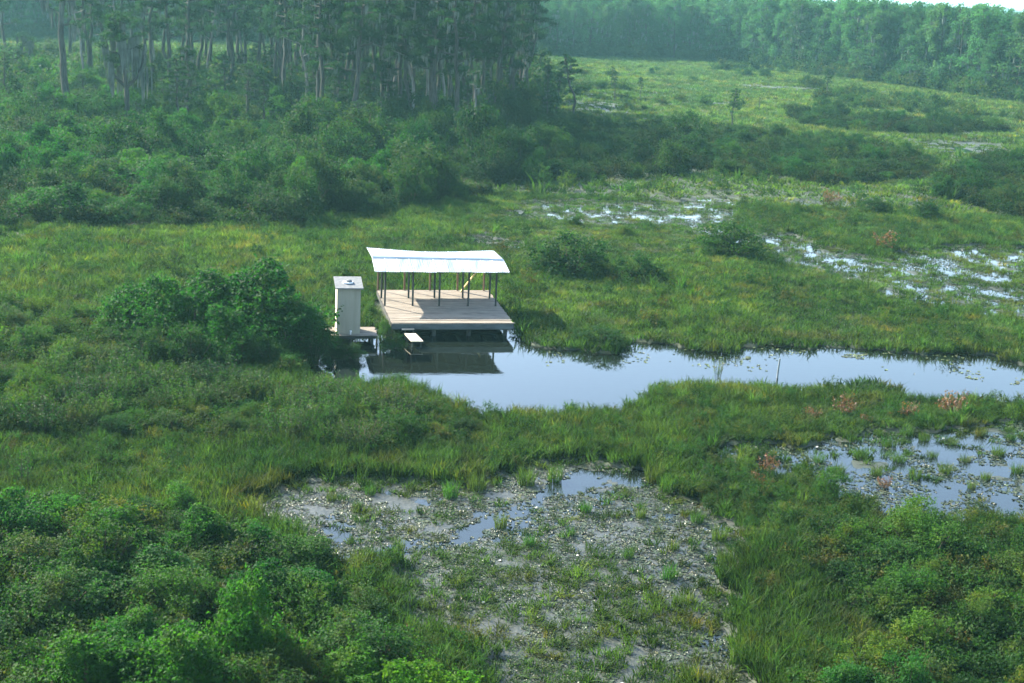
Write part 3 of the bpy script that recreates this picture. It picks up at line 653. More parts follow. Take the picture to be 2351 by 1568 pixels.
put('near', 1275, 1040, .33, YEL, 'small yellow green bush on the near bank below the channel', zs=.8)
put('near', 1570, 985, .35, YEL, 'small yellow bush on the near bank right of the channel bend', zs=.7)
put('vine', 560, 1560, .95, (1.3, 1.2, .9), 'bright vine hooded bush standing tall in the lower left thicket', zs=1.35, seed=0)
put('vine', 430, 1660, 1.15, (1.25, 1.15, .9), 'bright green vine mound at the bottom of the lower left thicket', zs=.95, seed=1)
put('vine', 200, 1640, 1.2, (1.35, 1.15, .9), 'bright vine ridge at bottom left of the thicket', zs=.8, seed=2)
put('vine', 620, 1420, 1.0, (.65, .8, .8), 'dark bush bordering the lily mat at right end of the thicket', zs=.75, seed=1)
put('near', 420, 1190, .62, (1.8, 1.8, 1.4), 'pale silvery leaved bush at the top of the lower left thicket', zs=1.0)
put('near', 240, 1330, 1.0, (1.2, 1.2, .8), 'green domed bush in the middle of the lower left thicket', zs=.9)
put('midvine', 420, 335, 1.0, (1.1, 1.15, .9), 'tall vine draped mound in front of the mossy trees', zs=1.15, seed=0)
put('midvine', 560, 400, .72, (1.25, 1.2, .9), 'vine draped mound right of the tall vine mound', zs=.85, seed=1)
put('midvine', 500, 385, .62, (1.2, 1.2, .9), 'small vine mound between two taller vine mounds', zs=.85, seed=2)
put('midvine', 705, 460, .60, (1.2, 1.2, .8), 'narrow vine covered tower at the right of the left background thicket', zs=1.15, seed=3)
put('midvine', 745, 455, .50, (1.25, 1.2, .8), 'slim vine tower just right of the narrow vine tower', zs=1.1, seed=0)
put('midvine', 795, 400, .60, (1.2, 1.15, .8), 'bright vine hump against the dark grove foot', zs=.9, seed=1)
put('mid', 870, 450, .72, (2.0, 1.6, .9), 'yellow green shrub at the foot of the dark thicket', zs=.8)
put('mid', 960, 462, .60, (2.1, 1.6, .9), 'yellowish shrub left of the middle pond', zs=.75)
put('mid', 1040, 465, .5, (2.1, 1.6, .9), 'pale yellow shrub at the left tip of the middle pond', zs=.75)
put('mid', 225, 500, .62, (1.9, 1.6, .8), 'yellow tinted shrub at the front of the left background thicket', zs=.9)
put('mid', 1320, 520, .36, (1.9, 1.5, .9), 'small yellowish shrub at near edge of the middle pond', zs=.8)
put('mid', 1430, 545, .34, (1.7, 1.4, .9), 'pale shrub in the meadow below the middle pond', zs=.7)
put('mid', 2010, 492, .65, (.7, .85, .8), 'dark small bush among the reeds right of middle pond', zs=.6)
put('mid', 2125, 508, .75, (.65, .8, .8), 'dark bush among reeds near the right edge', zs=.6)
put('mid', 1495, 172, .36, (.7, .9, .8), 'small conical bush alone in the far grassland', zs=1.2)
put('mid', 1715, 176, 1.0, (.75, .95, .85), 'left dark bush of the far meadow island', zs=.6)
put('mid', 1755, 178, .9, (.8, .95, .85), 'right dark bush of the far meadow island', zs=.6)
put('mid', 1270, 190, .8, (.75, .95, .85), 'dark bush in the far grass right of the grove trunks', zs=.7)
put('mid', 1300, 195, .6, (.75, .95, .85), 'dark low bush left of the lone tree', zs=.7)
put('mid', 1890, 255, .7, (.8, .95, .85), 'taller dark bush at the left end of the long island thicket', zs=1.0)
for (x, y, s, l) in ((1862, 965, .8, 'rusty brown plant at left of the orange plants by right pond'), (1935, 955, 1.15, 'largest orange brown plant on the bank above the right pond'), (2082, 960, .9, 'rust coloured plant between the two larger orange plants'),
                     (2180, 950, 1.3, 'wide rusty plant at the channel bank near the right edge'), (1985, 975, .6, 'small orange plant right of the largest orange plant'), (1762, 1085, .9, 'brown plant left of the light green bush by right pond'),
                     (1735, 1110, .6, 'little rusty plant below the brown plant by right pond'), (2030, 575, 1.9, 'red brown flat bush in the far patchy pond'), (1905, 468, 1.6, 'reddish plant at the far thin strip of water'), (940, 1470, .6, 'small orange leaved plant at the lower end of lily mat'),
                     (2030, 1120, .6, 'small rusty plant at the near shore of right pond')):
    put('rust', x, y, s, (1, 1, 1), l, 'plant', 'rust coloured marsh plants')
put('near', 722, 838, .70, (.6, .75, .75), 'small dark bush between the largest bush and the outhouse platform', zs=.8)
put('near', 748, 800, .55, (.8, .95, .85), 'small leafy bush against the left edge of the outhouse platform', zs=.8)
for (x, y, s_, l) in ((560, 850, 1.05, 'low dark skirt bush at the foot of the largest bush, middle'), (625, 852, .85, 'low dark skirt bush at the foot of the largest bush, right'), (440, 850, 1.1, 'low dark skirt bush between the two rounded bushes'), (335, 845, 1.0, 'low dark skirt bush at the foot of second rounded bush'), (318, 806, .8, 'leafy bush at the left shoulder of second rounded bush'), (540, 770, 1.3, 'leafy bush filling the saddle behind the two rounded bushes')):
    put('near', x, y, s_, (.75, .85, .8), l, zs=.9)
# --- rows of the thickets
SHR = []
for reg, (poly, sp, kind) in TH.items():
    rs = np.random.RandomState(abs(sum(map(ord, reg))) % 9999)
    W = np.array([at(*p) for p in poly]); X, Y = grid(W[:, 0].min(), W[:, 0].max(), W[:, 1].min(), W[:, 1].max(), sp, rs)
    px, py = img(np.stack([X, Y, 0 * X], -1)); ok = inpoly(px, py, poly) & free(X, Y) & (px > -130) & (px < 2480) & (py < 1800)
    tk = np.array(taken); ok &= (np.hypot(X[:, None] - tk[None, :, 0], Y[:, None] - tk[None, :, 1]) > tk[None, :, 2] * .55).all(1)
    ok &= zone(X, Y) != 1
    X, Y, px, py = X[ok], Y[ok], px[ok], py[ok]
    order = np.argsort(-py); nrow = max(1, int(round(math.sqrt(len(X) / 2.2)))); rowlen = int(math.ceil(len(X) / nrow)); SHR.append((reg, len(X)))
    for r_ in range(nrow):
        ids = order[r_ * rowlen:(r_ + 1) * rowlen]; ids = ids[np.argsort(px[ids])]
        for c_, i in enumerate(ids):
            u = rs.rand(); nz = fbm(np.array([X[i] * .11]), np.array([Y[i] * .11 + 30]))[0]
            if kind == 'near': src, nm, cl = (VINE, 'vine_covered_shrub', 'vine covered') if nz > .56 and u < .45 else (NEAR, 'leafy_shrub', 'leafy'); sc = .6 + .5 * rs.rand(); zs = .5 + .5 * rs.rand()
            elif kind == 'glossy' and nz + .25 * u > .60: src, nm, cl = NEAR, 'leafy_shrub', 'leafy'; sc = .40 + .3 * rs.rand(); zs = .55 + .5 * rs.rand()
            elif kind == 'glossy': src, nm, cl = GLOS, 'glossy_leaved_shrub', 'glossy leaved'; sc = .75 + .5 * rs.rand(); zs = .75 + .4 * rs.rand()
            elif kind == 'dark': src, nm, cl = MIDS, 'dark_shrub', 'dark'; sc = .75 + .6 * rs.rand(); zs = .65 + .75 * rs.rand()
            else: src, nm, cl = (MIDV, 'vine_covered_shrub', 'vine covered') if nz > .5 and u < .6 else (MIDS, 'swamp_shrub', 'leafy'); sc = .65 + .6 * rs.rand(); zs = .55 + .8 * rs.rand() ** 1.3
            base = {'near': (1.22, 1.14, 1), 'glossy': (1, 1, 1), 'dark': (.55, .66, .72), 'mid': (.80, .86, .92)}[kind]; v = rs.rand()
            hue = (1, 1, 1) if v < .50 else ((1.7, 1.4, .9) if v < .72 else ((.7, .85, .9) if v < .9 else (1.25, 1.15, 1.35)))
            if reg == 'thicket left of the outhouse': base = (1.35, 1.2, 1)
            if reg == 'lower right thicket':
                sc *= .82; base = (1.35, 1.25, 1.05)
                if v > .8: hue = (1.9, 1.5, .9)
            if reg.startswith('long island'): sc *= .72; zs *= .85
            elif kind in ('mid', 'dark') and px[i] > 1250: sc *= .78; zs *= .75
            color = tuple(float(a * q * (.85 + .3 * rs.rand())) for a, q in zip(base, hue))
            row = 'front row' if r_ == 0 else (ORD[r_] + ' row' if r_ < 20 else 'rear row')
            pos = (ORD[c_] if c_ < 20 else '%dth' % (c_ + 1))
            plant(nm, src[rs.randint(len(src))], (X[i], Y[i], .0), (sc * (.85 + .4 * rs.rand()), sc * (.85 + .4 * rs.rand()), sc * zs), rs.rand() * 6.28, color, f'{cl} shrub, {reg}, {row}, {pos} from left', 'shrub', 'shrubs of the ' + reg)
print('SHRUBS', SHR)

# ------------------------------------------------------------------ trees
GT = [tree_meshes(300 + k, 18.5, .32, .38 + .06 * (k % 3), 2.7, 20, .30, 4600, 70, 1.0, .8, padr=1.3, mossw=.16) for k in range(6)]
GTP = [tree_meshes(320 + k, 17.5, .22, .45, 2.4, 12, .30, 2000, 30, 1.0, 1.3, bark='palebark') for k in range(2)]
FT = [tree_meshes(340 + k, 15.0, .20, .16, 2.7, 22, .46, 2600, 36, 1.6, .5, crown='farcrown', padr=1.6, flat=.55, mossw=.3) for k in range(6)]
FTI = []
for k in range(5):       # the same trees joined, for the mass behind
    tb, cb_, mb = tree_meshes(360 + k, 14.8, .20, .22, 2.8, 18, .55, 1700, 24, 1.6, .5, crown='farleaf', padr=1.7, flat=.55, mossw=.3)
    FTI.append((tb, cb_, mb))
def tree(name, meshes, px, py, sc, color, label, group=None, rz=None):
    P = at(px, py); return plant(name, meshes, P, sc, random.uniform(0, 6.28) if rz is None else rz, color, label, 'tree', group, ('trunk', 'crown', 'hanging_moss'))
big = tree_meshes(401, 19, .50, .55, 2.8, 12, .3, 1500, 160, 2.2, .6); tree('cypress_tree', big, 148, 262, 1, (.9, 1, 1), 'thick dark trunk with moss hanging from its left limbs at far left')
mos = tree_meshes(402, 12.5, .36, .50, 2.6, 15, .3, 3600, 260, 3.2, .5, fork=True); tree('cypress_tree', mos, 293, 300, 1, (1.05, 1.1, .9), 'forked tree with long curtains of pale hanging moss', rz=.2)
sm = tree_meshes(403, 6.5, .14, .55, 1.9, 8, .28, 500, 130, 1.4, .3); tree('cypress_tree', sm, 54, 172, 1, (1, 1, 1), 'small grey moss hung tree at the left edge')
lone = tree_meshes(404, 8.2, .20, .55, 2.0, 9, .26, 2000, 20, .8, 3.0, padr=.85, flat=.34); tree('pine_tree', lone, 1318, 268, 1, (.8, .95, .85), 'lone dark crooked tree in the open right of the grove', rz=1.0)
d1 = tree_meshes(405, 10.2, .17, .5, 1.6, 12, .4, 1900, 0, 1, .4, crown='farcrown', padr=1.3, flat=.5); tree('pine_tree', d1, 2157, 204, 1, (1, 1.2, .9), 'tall double crowned pine in front of the right forest edge')
d2 = tree_meshes(406, 8.5, .13, .6, 1.2, 8, .4, 900, 0, 1, .4, crown='farcrown', padr=1.0, flat=.5); tree('pine_tree', d2, 2178, 200, 1, (1, 1.15, .9), 'thinner pine just right of the double crowned pine')
d3 = tree_meshes(407, 12.5, .2, .6, 1.8, 10, .4, 1300, 0, 1, .4, crown='farcrown', padr=1.1, flat=.5); tree('pine_tree', d3, 2308, 205, 1, (.9, 1.1, .9), 'dark trunked pine close to the right edge of the forest')
leanr = tree_meshes(408, 15.5, .24, .45, 2.6, 15, .3, 2600, 40, 1.1, 1.4); tree('cypress_tree', leanr, 1216, 262, 1, (.8, .95, .9), 'rightmost leaning dark tree of the grove')
tree('cypress_tree', leanr, 1183, 275, .95, (.8, .95, .9), 'tree just left of the rightmost leaning grove tree', rz=2.2)
snag = tree_meshes(409, 9, .15, .7, 1.0, 6, .3, 260, 10, .8, .4, bark='palebark'); tree('dead_tree', snag, 1090, 345, 1, (1, 1, 1), 'slender bare pale trunk in front of the grove', rz=.4)
tree('dead_tree', snag, 866, 350, .62, (1, 1, 1), 'short pale bare stem left in front of the grove', rz=1.4)
hand = [(205, 205), (238, 190), (268, 215), (345, 235), (352, 200), (384, 235), (386, 185), (428, 205), (440, 195), (452, 200), (462, 205), (490, 190), (486, 215), (535, 175), (560, 180), (602, 175), (618, 172), (640, 230), (20, 150),
        (672, 250), (684, 215), (708, 260), (726, 300), (745, 240), (768, 290), (790, 225), (812, 285), (834, 240), (858, 265), (878, 300), (905, 230), (918, 275), (940, 310), (955, 245), (972, 285), (992, 225), (1010, 265), (1034, 300),
        (1046, 235), (1062, 275), (1082, 240), (1100, 290), (1118, 250), (1136, 285), (1150, 240), (1168, 262), (1196, 240), (700, 190), (760, 185), (830, 190), (900, 180), (960, 190), (1020, 185), (1090, 195), (1150, 200), (580, 215), (520, 230), (310, 165), (170, 160),
        (655, 205), (735, 210), (860, 210), (930, 208), (1070, 212), (1130, 218), (540, 205), (410, 170), (800, 320), (990, 322), (1055, 325)]
gr = np.random.RandomState(5)
for k in range(62):
    x_ = gr.uniform(645, 1215); y_ = gr.uniform(170, 315) if x_ < 1120 else gr.uniform(170, 262)
    hand.append((round(x_), round(y_)))
for k in range(16): hand.append((round(gr.uniform(160, 640)), round(gr.uniform(150, 225))))
hs = sorted(set(hand))
for i, (x, y) in enumerate(hs):
    pale = (i % 6 == 3); v = random.uniform(.8, 1.15)
    dk = 1.05 if x > 650 else 1.2
    depth = 'front' if y > 270 else ('middle' if y > 215 else 'rear')
    same = [k for k, q in enumerate(hs) if ('front' if q[1] > 270 else ('middle' if q[1] > 215 else 'rear')) == depth]; j = same.index(i)
    tree('dead_tree' if pale else 'cypress_tree', (GTP if pale else GT)[i % (2 if pale else 6)], x + random.uniform(-3, 3), y, random.uniform(.88, 1.08), (dk * v, dk * v * 1.05, dk * v), f'{"pale trunked" if pale else "dark moss hung"} tree, {depth} row of the grove, {ORD[j] if j < 20 else str(j + 1) + "th"} from left', 'moss hung trees of the left grove')
ur = np.random.RandomState(9); up_ = sorted([(float(ur.uniform(-40, 640)), float(ur.uniform(185, 330))) for k in range(26)] + [(float(ur.uniform(640, 1230)), float(ur.uniform(255, 335))) for k in range(16)])
for i, (x, y) in enumerate(up_):
    dp = 'front' if y > 290 else ('middle' if y > 235 else 'rear'); same = [q for q in up_ if ('front' if q[1] > 290 else ('middle' if q[1] > 235 else 'rear')) == dp]; j = same.index((x, y)); s_ = ur.uniform(.22, .42)
    tree('understorey_tree', GT[ur.randint(6)], x, y, (s_ * 1.5, s_ * 1.5, s_), (1.1, 1.1, .9), f'low leafy understorey tree, {dp} row below the grove, {ORD[j] if j < 20 else str(j + 1) + "th"} from left', 'understorey trees among the back shrubs')
# small saplings in the dark grove foot
YC = [(428, 300, .5, 'low young cypress rising beside the tall vine draped mound'), (1250, 300, .28, 'low young cypress at the right foot of the grove'), (1120, 320, .3, 'small young cypress standing before the slender pale trunk'), (1255, 258, .36, 'loose pale young cypress just right of the grove, taller of two'), (1278, 262, .34, 'loose pale young cypress left of the lone crooked tree'),
      (1410, 235, .26, 'small young cypress above the little pond right of the lone tree'), (1468, 230, .2, 'tiny young cypress right of the little pond in the far meadow'), (1405, 205, .22, 'small young cypress in the scrub behind the little far pond'), (1680, 300, .3, 'young cypress sticking out of the thicket right of the grove'), (1895, 232, .3, 'young cypress at the left end of the long island thicket')]
for (x, y, s_, l_) in YC: tree('young_cypress_tree', GT[random.randrange(6)], x, y, s_, (1.1, 1.15, 1), l_, 'low young cypresses')
# far forest: front rows as things, the rest as one mass
line = [(-250, 78), (0, 88), (130, 84), (400, 92), (700, 100), (1000, 112), (1250, 128), (1500, 134), (1700, 144), (1850, 166), (2000, 188), (2200, 214), (2350, 238), (2600, 262)]
LW = np.array([at(x, y)[:2] for x, y in line]); seg = np.r_[0, np.cumsum(np.hypot(*np.diff(LW, axis=0).T))]
def online(s): return np.array([np.interp(s, seg, LW[:, 0]), np.interp(s, seg, LW[:, 1])])
rs = np.random.RandomState(77); cnt = 0; FP = []; FPN = {}
for row in range(5):
    s = rs.rand() * 4
    while s < seg[-1]:
        p = online(s); q = img(np.array([p[0], p[1], 0]))
        p = p + [rs.randn() * 1.0, row * 5.2 + rs.randn() * 1.3]
        hid = (380 < q[0] < 1150)
        if cnt < 292 and (not hid or row == 0) and -40 < q[0] < 2400:
            FP.append((p[0], p[1])); cnt += 1
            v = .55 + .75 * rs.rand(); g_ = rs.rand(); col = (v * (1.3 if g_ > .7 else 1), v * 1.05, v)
            side = 'left distant forest' if q[0] < 900 else ('distant forest behind the open meadow' if q[0] < 1850 else 'right distant forest')
            FPN[(row, side)] = FPN.get((row, side), 0) + 1; k_ = FPN[(row, side)]; nth = ORD[k_ - 1] if k_ <= 20 else str(k_) + ('st' if k_ % 10 == 1 else 'nd' if k_ % 10 == 2 else 'rd' if k_ % 10 == 3 else 'th')
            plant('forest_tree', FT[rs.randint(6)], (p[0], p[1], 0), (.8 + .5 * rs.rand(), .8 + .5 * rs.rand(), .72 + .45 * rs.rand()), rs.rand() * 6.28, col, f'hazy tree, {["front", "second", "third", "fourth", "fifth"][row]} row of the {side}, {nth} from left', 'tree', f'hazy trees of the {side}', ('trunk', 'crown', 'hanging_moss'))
            s += 4.2 + 1.6 * rs.rand()
        else: FP.append((p[0], p[1], 1)); s += 4.2 + 1.6 * rs.rand()
rest = [p[:2] for p in FP if len(p) == 3]
X, Y = grid(-330, 420, 285, 640, 6.2, rs)
fy = np.interp(X, LW[:, 0], LW[:, 1]); ok = (Y > fy + 27) & (Y < fy + 170) & (np.abs(X) < Y * .52 + 20); rest += list(zip(X[ok], Y[ok])); rest = np.array(rest)
def joined(trio):
    me = bpy.data.meshes.new('forest_tree_joined'); b = Buf()
    mats = []
    for m_ in trio:
        if m_ is None: continue
        n = len(m_.vertices); V = np.empty(n * 3, np.float32); m_.vertices.foreach_get('co', V)
        Lt = np.empty(len(m_.polygons), np.int32); m_.polygons.foreach_get('loop_total', Lt); Li = np.empty(len(m_.loops), np.int32); m_.loops.foreach_get('vertex_index', Li); Ls = np.r_[0, np.cumsum(Lt)[:-1]]
        base = b.n; b.v.append(V.reshape(-1, 3)); b.n += n
        for k in (3, 4):
            s_ = Ls[Lt == k]
            if len(s_): f = Li[s_[:, None] + np.arange(k)] + base; b.f.append(f); b.m.append(np.full(len(f), len(mats), np.int32))
        mats.append(m_.materials[0])
    return b.mesh('forest_tree_joined', mats)
FJ = [joined(t_) for t_ in FTI]
P = np.column_stack([rest, np.zeros(len(rest))]); n = len(P)
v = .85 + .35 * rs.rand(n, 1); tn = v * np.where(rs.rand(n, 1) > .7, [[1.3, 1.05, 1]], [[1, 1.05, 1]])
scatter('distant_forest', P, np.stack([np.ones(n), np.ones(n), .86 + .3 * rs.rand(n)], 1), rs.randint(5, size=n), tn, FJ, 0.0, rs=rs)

# ------------------------------------------------------------------ understory along the forest and grove (uncountable)
UND = [shrub_meshes(500 + k, .9, .9, 900, .11, 'under', 8)[0] for k in range(3)] 
UNF = [shrub_meshes(510 + k, 2.4, 2.6, 900, .34, 'under', 12)[0] for k in range(3)]
pts = []; scs = []; vs_ = []; tn = []
for row in range(5):
    s = 0
    while s < seg[-1]:
        p = online(s) + [rs.randn(), -3 + row * 2.8 + rs.randn()]
        pts.append((p[0], p[1], 0)); scs.append(.8 + .5 * rs.rand() + .12 * row); vs_.append(rs.randint(3)); v = .7 + .6 * rs.rand(); tn.append((v * (1.5 if rs.rand() > .7 else 1), v * 1.1, v)); s += 2.8
# loose scrub on the far grassland
SC = [([(1250, 150), (1500, 140), (1900, 175), (2350, 245), (2500, 260), (2500, 290), (2200, 250), (1900, 215), (1600, 190), (1250, 200)], 13, .5),
      ([(1840, 190), (2350, 250), (2500, 262), (2500, 300), (2100, 265), (1900, 250)], 4.6, .75),
      ([(1260, 170), (1440, 175), (1460, 215), (1250, 225)], 6, .45), ([(-150, 138), (420, 150), (640, 160), (640, 250), (-150, 230)], 3.2, 1.15), ([(640, 150), (1240, 165), (1240, 270), (640, 250)], 3.0, 1.35),
      ([(1640, 150), (1790, 152), (1790, 180), (1650, 178)], 4, .8), ([(1230, 205), (1640, 235), (1900, 250), (1800, 262), (1500, 262), (1230, 240)], 7, .5)]
for poly, sp, k in SC:
    W = np.array([at(*p) for p in poly]); X, Y = grid(W[:, 0].min(), W[:, 0].max(), W[:, 1].min(), W[:, 1].max(), sp, rs); px, py = img(np.stack([X, Y, 0 * X], -1)); ok = inpoly(px, py, poly) & ((fbm(X * .06, Y * .06) > .42) | (sp < 4))
    for x_, y_ in zip(X[ok], Y[ok]):
        pts.append((x_, y_, 0)); scs.append(k * (.5 + .7 * rs.rand())); vs_.append(rs.randint(3)); v = .7 + .6 * rs.rand(); tn.append((v * (1.5 if rs.rand() > .65 else 1), v * 1.1, v))
scatter('forest_undergrowth', np.array(pts), np.array(scs), vs_, np.array(tn), UNF, .05, rs=rs)

# low leafy filler between shrubs of the thickets
pts = []; scs = []; tn = []
for reg, (poly, sp, kind) in TH.items():
    s_ = {'near': .62, 'glossy': .55, 'mid': 1.7, 'dark': 1.7}[kind]; k = {'near': .95, 'glossy': .72, 'mid': 1.5, 'dark': 1.5}[kind]
    W = np.array([at(*p) for p in poly]); X, Y = grid(W[:, 0].min() - 2, W[:, 0].max() + 2, W[:, 1].min() - 2, W[:, 1].max() + 2, s_, rs)
    px, py = wob(X, Y, .8); ok = inpoly(px, py, poly) & free(X, Y) & inview(X, Y)[0] & (zone(X, Y) != 1)
    for x_, y_ in zip(X[ok], Y[ok]):
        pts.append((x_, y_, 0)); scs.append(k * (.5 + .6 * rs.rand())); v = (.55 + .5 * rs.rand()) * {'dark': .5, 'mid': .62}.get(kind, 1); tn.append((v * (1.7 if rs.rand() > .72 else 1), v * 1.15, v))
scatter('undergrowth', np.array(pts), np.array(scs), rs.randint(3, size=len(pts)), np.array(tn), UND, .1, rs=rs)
print('UNDER', len(pts))

# ------------------------------------------------------------------ marsh grass
TN = [tuft_mesh(600 + k, 30, .20, .80, .030, 'grass', .20) for k in range(6)]
TM = [tuft_mesh(610 + k, 34, .36, .75, .045, 'grass', .22) for k in range(6)]
TF = [tuft_mesh(620 + k, 40, .9, .60, .11, 'grass', .25) for k in range(5)]
def tints(X, Y, rs):
    n = len(X); a = fbm(X * .10 + 3, Y * .10, 3); b_ = fbm(X * .35 + 30, Y * .22, 3); d = fbm(X * .05 + 80, Y * .03 + 9, 2)
    cl = fbm(X * 1.3 + 9, Y * .9 + 2, 2)[:, None]; base = np.ones((n, 3)) * (.45 + .75 * rs.rand(n, 1)) * (.55 + .9 * cl)
    dry = np.clip((b_ - .54) * 5, 0, 1)[:, None] * .55; base = base * (1 - dry) + base * [[1.65, 1.3, 1.05]] * dry
    blu = np.clip((a - .55) * 5, 0, 1)[:, None] * .6; base = base * (1 - blu) + base * [[.62, .80, .95]] * blu
    yel = np.clip((d - .52) * 6, 0, 1)[:, None] * .45; base = base * (1 - yel) + base * [[1.5, 1.3, .9]] * yel
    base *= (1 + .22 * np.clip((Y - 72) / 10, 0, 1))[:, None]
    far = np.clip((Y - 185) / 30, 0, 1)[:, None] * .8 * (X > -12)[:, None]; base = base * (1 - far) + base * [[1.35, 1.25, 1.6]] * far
    odd = rs.rand(n) > .95; base[odd] *= [1.7, 1.2, .9]
    return base
def allth(px, py):
    r = np.zeros(px.shape, bool)
    for reg, (poly, sp, kind) in TH.items(): r |= inpoly(px, py, poly)
    return r
def grassfield(name, y0, y1, s, protos, h0, h1, extra=None):
    X, Y = grid(-y1 * .42 - 8, y1 * .45 + 8, y0, y1, s, rs); ok = inview(X, Y)[0] & free(X, Y); X, Y = X[ok], Y[ok]
    z = zone(X, Y); n = fbm(X * .5 + 11, Y * .35 + 4, 3); fine = rs.rand(len(X)); hh = hgt(X, Y)
    px, py = img(np.stack([X, Y, 0 * X], -1)); th = allth(px, py)
    keep = (z == 0) & ((~th) | ((fine < .12) & (py > 560)) | ((py > 850) & (py < 1060) & (fine < .30)))
    keep |= (z == 2) & (n > .50) & (fine < .15); keep |= (z == 2) & (fine < .07)
    keep |= (z == 6) & (n > .36) & (fine < .55); keep |= (z == 6) & (fine < .22); rim = allth(px + 0, py) ; ed = (z == 2) & (zone(X + .9, Y) == 0) | (z == 2) & (zone(X - .9, Y) == 0) | (z == 2) & (zone(X, Y + 1.2) == 0) | (z == 6) & (zone(X + 1.3, Y) == 0); keep |= ed & (fine < .42)
    keep |= (z == 3) & (n > .52) & (fine < .20)
    keep |= (z == 4) & (hh > -.012) & (fine < .6)
    keep |= (z == 4) & (fine < .04)
    X, Y, z, hh, px, py = X[keep], Y[keep], z[keep], hh[keep], px[keep], py[keep]; m = len(X)
    v = fbm(X * .22 + 60, Y * .16, 3); H = h0 + (h1 - h0) * v + .0 * v
    H = H * np.where(z == 0, 1, np.where((z == 2) | (z == 6), .20 + .45 * rs.rand(m) ** 1.5, .62)) * (.75 + .5 * rs.rand(m))
    H = H * np.where((px > 1600) & (py > 930) & (py < 1260), .62, 1) * np.where((px > 1000) & (py > 440) & (py < 800), .75, 1) * np.where((px > 1100) & (px < 1800) & (py > 490) & (py < 600), .6, 1)
    sc = np.stack([.8 + .5 * rs.rand(m), .8 + .5 * rs.rand(m), H], 1)
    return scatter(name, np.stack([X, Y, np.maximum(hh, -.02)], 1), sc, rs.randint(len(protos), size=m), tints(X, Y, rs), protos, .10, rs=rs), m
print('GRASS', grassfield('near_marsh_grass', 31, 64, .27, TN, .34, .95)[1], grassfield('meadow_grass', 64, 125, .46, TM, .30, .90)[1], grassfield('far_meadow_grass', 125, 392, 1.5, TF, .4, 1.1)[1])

# leafy weeds mixed into the sedge
WD = [shrub_meshes(530 + k, .55, .75, 420, .075, 'under', 7, .5)[0] for k in range(3)] + [tuft_mesh(640 + k, 24, .22, 1.0, .05, 'grass', .35) for k in range(2)]
pts = []; scs = []; tn = []; va = []
for y0, y1, s_, k in ((31, 64, .50, .75), (64, 125, 1.25, 1.1), (125, 200, 3.2, 1.8)):
    X, Y = grid(-y1 * .42 - 8, y1 * .45 + 8, y0, y1, s_, rs); ok = inview(X, Y)[0] & free(X, Y) & (zone(X, Y) == 0); X, Y = X[ok], Y[ok]
    pn = fbm(X * .28 + 77, Y * .2 + 5, 3); ok = (pn > np.where(Y < 64, .42, .47)) & (rs.rand(len(X)) < .75); X, Y, pn = X[ok], Y[ok], pn[ok]
    for x_, y_, q in zip(X, Y, pn):
        u = rs.rand(); v = .6 + .7 * rs.rand(); pts.append((x_, y_, .06)); scs.append(k * (.45 + .75 * rs.rand())); va.append(rs.randint(3) if u < .8 else 3 + rs.randint(2))
        tn.append((v * 1.7, v * 1.35, v) if u < .24 else ((v * 2.3, v * 1.0, v) if (.78 < u < .80) else (v, v * 1.15, v)))
scatter('marsh_weeds', np.array(pts), np.array(scs), np.array(va), np.array(tn), WD, .15, rs=rs)

# tussocks standing in the ponds, one by one
TU = [tuft_mesh(640 + k, 120, .30, .85, .020, 'tussock', .16) for k in range(4)]
tus = [(1033, 1142, .9, 'left tussock of the pair near the top of the lily mat'), (1092, 1126, 1.1, 'right tussock of the pair near the top of the lily mat'), (1208, 1112, 1.05, 'dark tussock at the upper edge of the lily mat'), (1272, 1104, .9, 'tussock just right of dark upper edge tussock'),
       (850, 1136, .6, 'small tussock at the upper left of the lily mat'), (820, 1170, .5, 'tiny tussock left below the small upper left one'), (760, 1150, .55, 'small tussock near the left end of the lily mat'), (1215, 1252, .6, 'flat tussock on the blue streak of open water'),
       (1150, 1212, .7, 'broad low tussock above the blue streak'), (915, 1262, .6, 'tussock at the lower left end of the blue streak'), (1440, 1282, .6, 'lonely dark tussock in the middle of the mat'), (1470, 1190, .6, 'tussock in the right half of the mat near its top'),
       (1545, 1262, .55, 'small tussock in the right part of the mat'), (1650, 1240, .8, 'yellowish tussock at the right edge of the mat'), (1665, 1300, .9, 'tall yellow green tussock at the right edge of the mat'), (1535, 1330, .8, 'brownish tussock below middle of the mat'), (1555, 1390, .6, 'low tussock at lower right of the mat'),
       (1760, 1300, .8, 'tussock right of the mat before the yellow bushes'), (1310, 1230, .5, 'small sparse tussock in mid mat'), (1345, 1175, .6, 'greyish tussock on the right of the upper streak'), (1600, 1200, .7, 'green tussock at the upper right of the mat'), (1500, 1105, 1.1, 'tall bright tussock at the top right tip of the mat'), (1530, 1130, 1.0, 'second tall tussock at the top right of the mat'),
       (1690, 500, .9, 'dark tussock in white water of the middle pond')]
for x, y, s, l in tus:
    P = at(x, y); o = obj('grass_tussock', TU[random.randrange(4)], loc=(P[0], P[1], -.01), rz=random.uniform(0, 6.28), sc=(s, s, s * .95)); o.color = (random.uniform(.7, 1.6), random.uniform(.8, 1.1), .9, 1)
    tag(o, l, 'tussock', 'grass tussocks in the ponds')
rp = [(1880, 1060), (1925, 1085), (1975, 1050), (2010, 1090), (2040, 1025), (2065, 1060), (2100, 1095), (2120, 1010), (2140, 1050), (2170, 1085), (2185, 1020), (2215, 1060), (2250, 1000), (2262, 1100), (2290, 1045), (2320, 1010), (2335, 1085), (2230, 1120), (2080, 1000), (2015, 1000), (2155, 985)]
rp = sorted(rp)
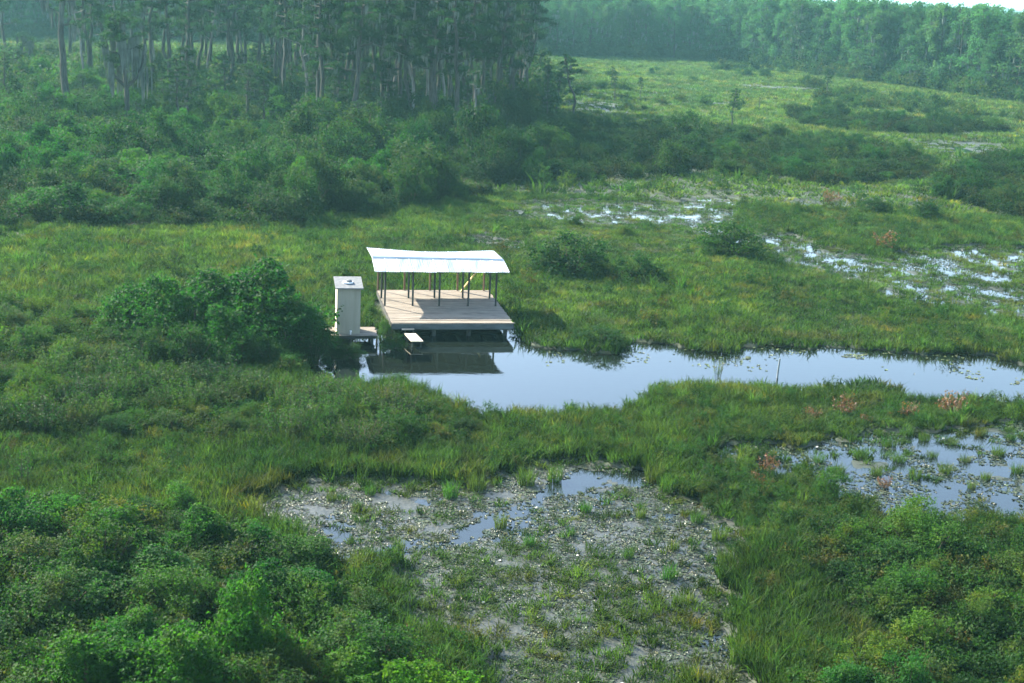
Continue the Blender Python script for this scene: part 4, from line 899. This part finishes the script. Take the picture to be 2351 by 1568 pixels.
for i, (x, y) in enumerate(rp):
    P = at(x, y); s = random.uniform(.5, .85); o = obj('grass_tussock', TU[random.randrange(4)], loc=(P[0], P[1], -.01), rz=random.uniform(0, 6.28), sc=(s * 1.2, s * 1.1, s * .75)); o.color = (random.uniform(.7, 1.5), random.uniform(.8, 1.0), .9, 1)
    tag(o, 'dark tussock in the right pond, ' + (ORD[i] if i < 20 else 'last') + ' counted from the left', 'tussock', 'tussocks in the right pond')

# ------------------------------------------------------------------ lily pads and blossoms
def pad_mesh(seed, r=.1):
    rs_ = np.random.RandomState(seed); n = 11; a = .25 + np.arange(n) * (6.283 - .5) / (n - 1); rr = r * (.92 + .16 * rs_.rand(n)); z = .012 * rs_.randn(n) + .01
    V = np.concatenate([[(0, 0, .004)], np.stack([rr * np.cos(a), rr * np.sin(a), z], 1)]); b = Buf()
    b.add(V, [(0, i, i + 1) for i in range(1, n)]); return b.mesh('lily_pad', [M['pad']])
def blossom_mesh():
    b = Buf()
    for ring, (r, z, k) in enumerate(((.055, .03, 8), (.035, .06, 6))):
        for i in range(k):
            a = i * 6.283 / k + ring * .4; d = np.array([math.cos(a), math.sin(a), 0]); p = np.array([-d[1], d[0], 0])
            b.add([d * .008, d * r * .6 + p * .016 + [0, 0, z * .5], d * r + [0, 0, z], d * r * .6 - p * .016 + [0, 0, z * .5]], [(0, 1, 2, 3)])
    return b.mesh('blossom', [M['blossom']])
PADS = [pad_mesh(700 + k, .032 + .008 * k) for k in range(6)] + [blossom_mesh()]
X, Y = grid(-20, 45, 33, 130, .10, rs); ok = inview(X, Y)[0] & free(X, Y); X, Y = X[ok], Y[ok]; z = zone(X, Y); n1 = fbm(X * .9 + 70, Y * .9, 3); n2 = fbm(X * .25, Y * .25 + 90, 2); f = rs.rand(len(X))
px, py = img(np.stack([X, Y, 0 * X], -1))
keep = ((z == 2) & (n1 + .3 * n2 > .46) & (f < .66)) | ((z == 6) & (n1 > .45) & (f < .5)) | ((z == 5) & (n1 > .55) & (f < .35)) | ((z == 3) & (n1 > .5) & (f < .42)) | ((z == 4) & (n1 > .5) & (f < .35))
edge = (z == 1) & (px > 1200) & (py < 842 + .02 * (px - 1200)) & (n1 > .58) & (f < .07); mid = (z == 1) & (px > 1880) & (px < 2060) & (py > 812) & (py < 850) & (n1 > .58) & (f < .6); keep |= edge | mid | ((z == 1) & (px > 2200) & (py > 850) & (n1 > .64) & (f < .2))
X, Y, z = X[keep], Y[keep], z[keep]; m = len(X); var = rs.randint(6, size=m); var[rs.rand(m) < .0012] = 6
tn = np.ones((m, 3)) * (.25 + .75 * rs.rand(m, 1)); br = rs.rand(m) > .88; tn[br] *= [1.5, 1.2, .95]; pale = rs.rand(m) > .98; tn[pale] *= [1.4, 1.4, 1.3]
chn = z == 1; tn[chn] *= [2.2, 2.0, 1.2]
scatter('lily_pads', np.stack([X, Y, np.maximum(hgt(X, Y), 0) + .008], 1), np.where(chn, 1.25, .9 + .5 * rs.rand(m)), var, tn, PADS, .07, rs=rs)
print('PADS', m)
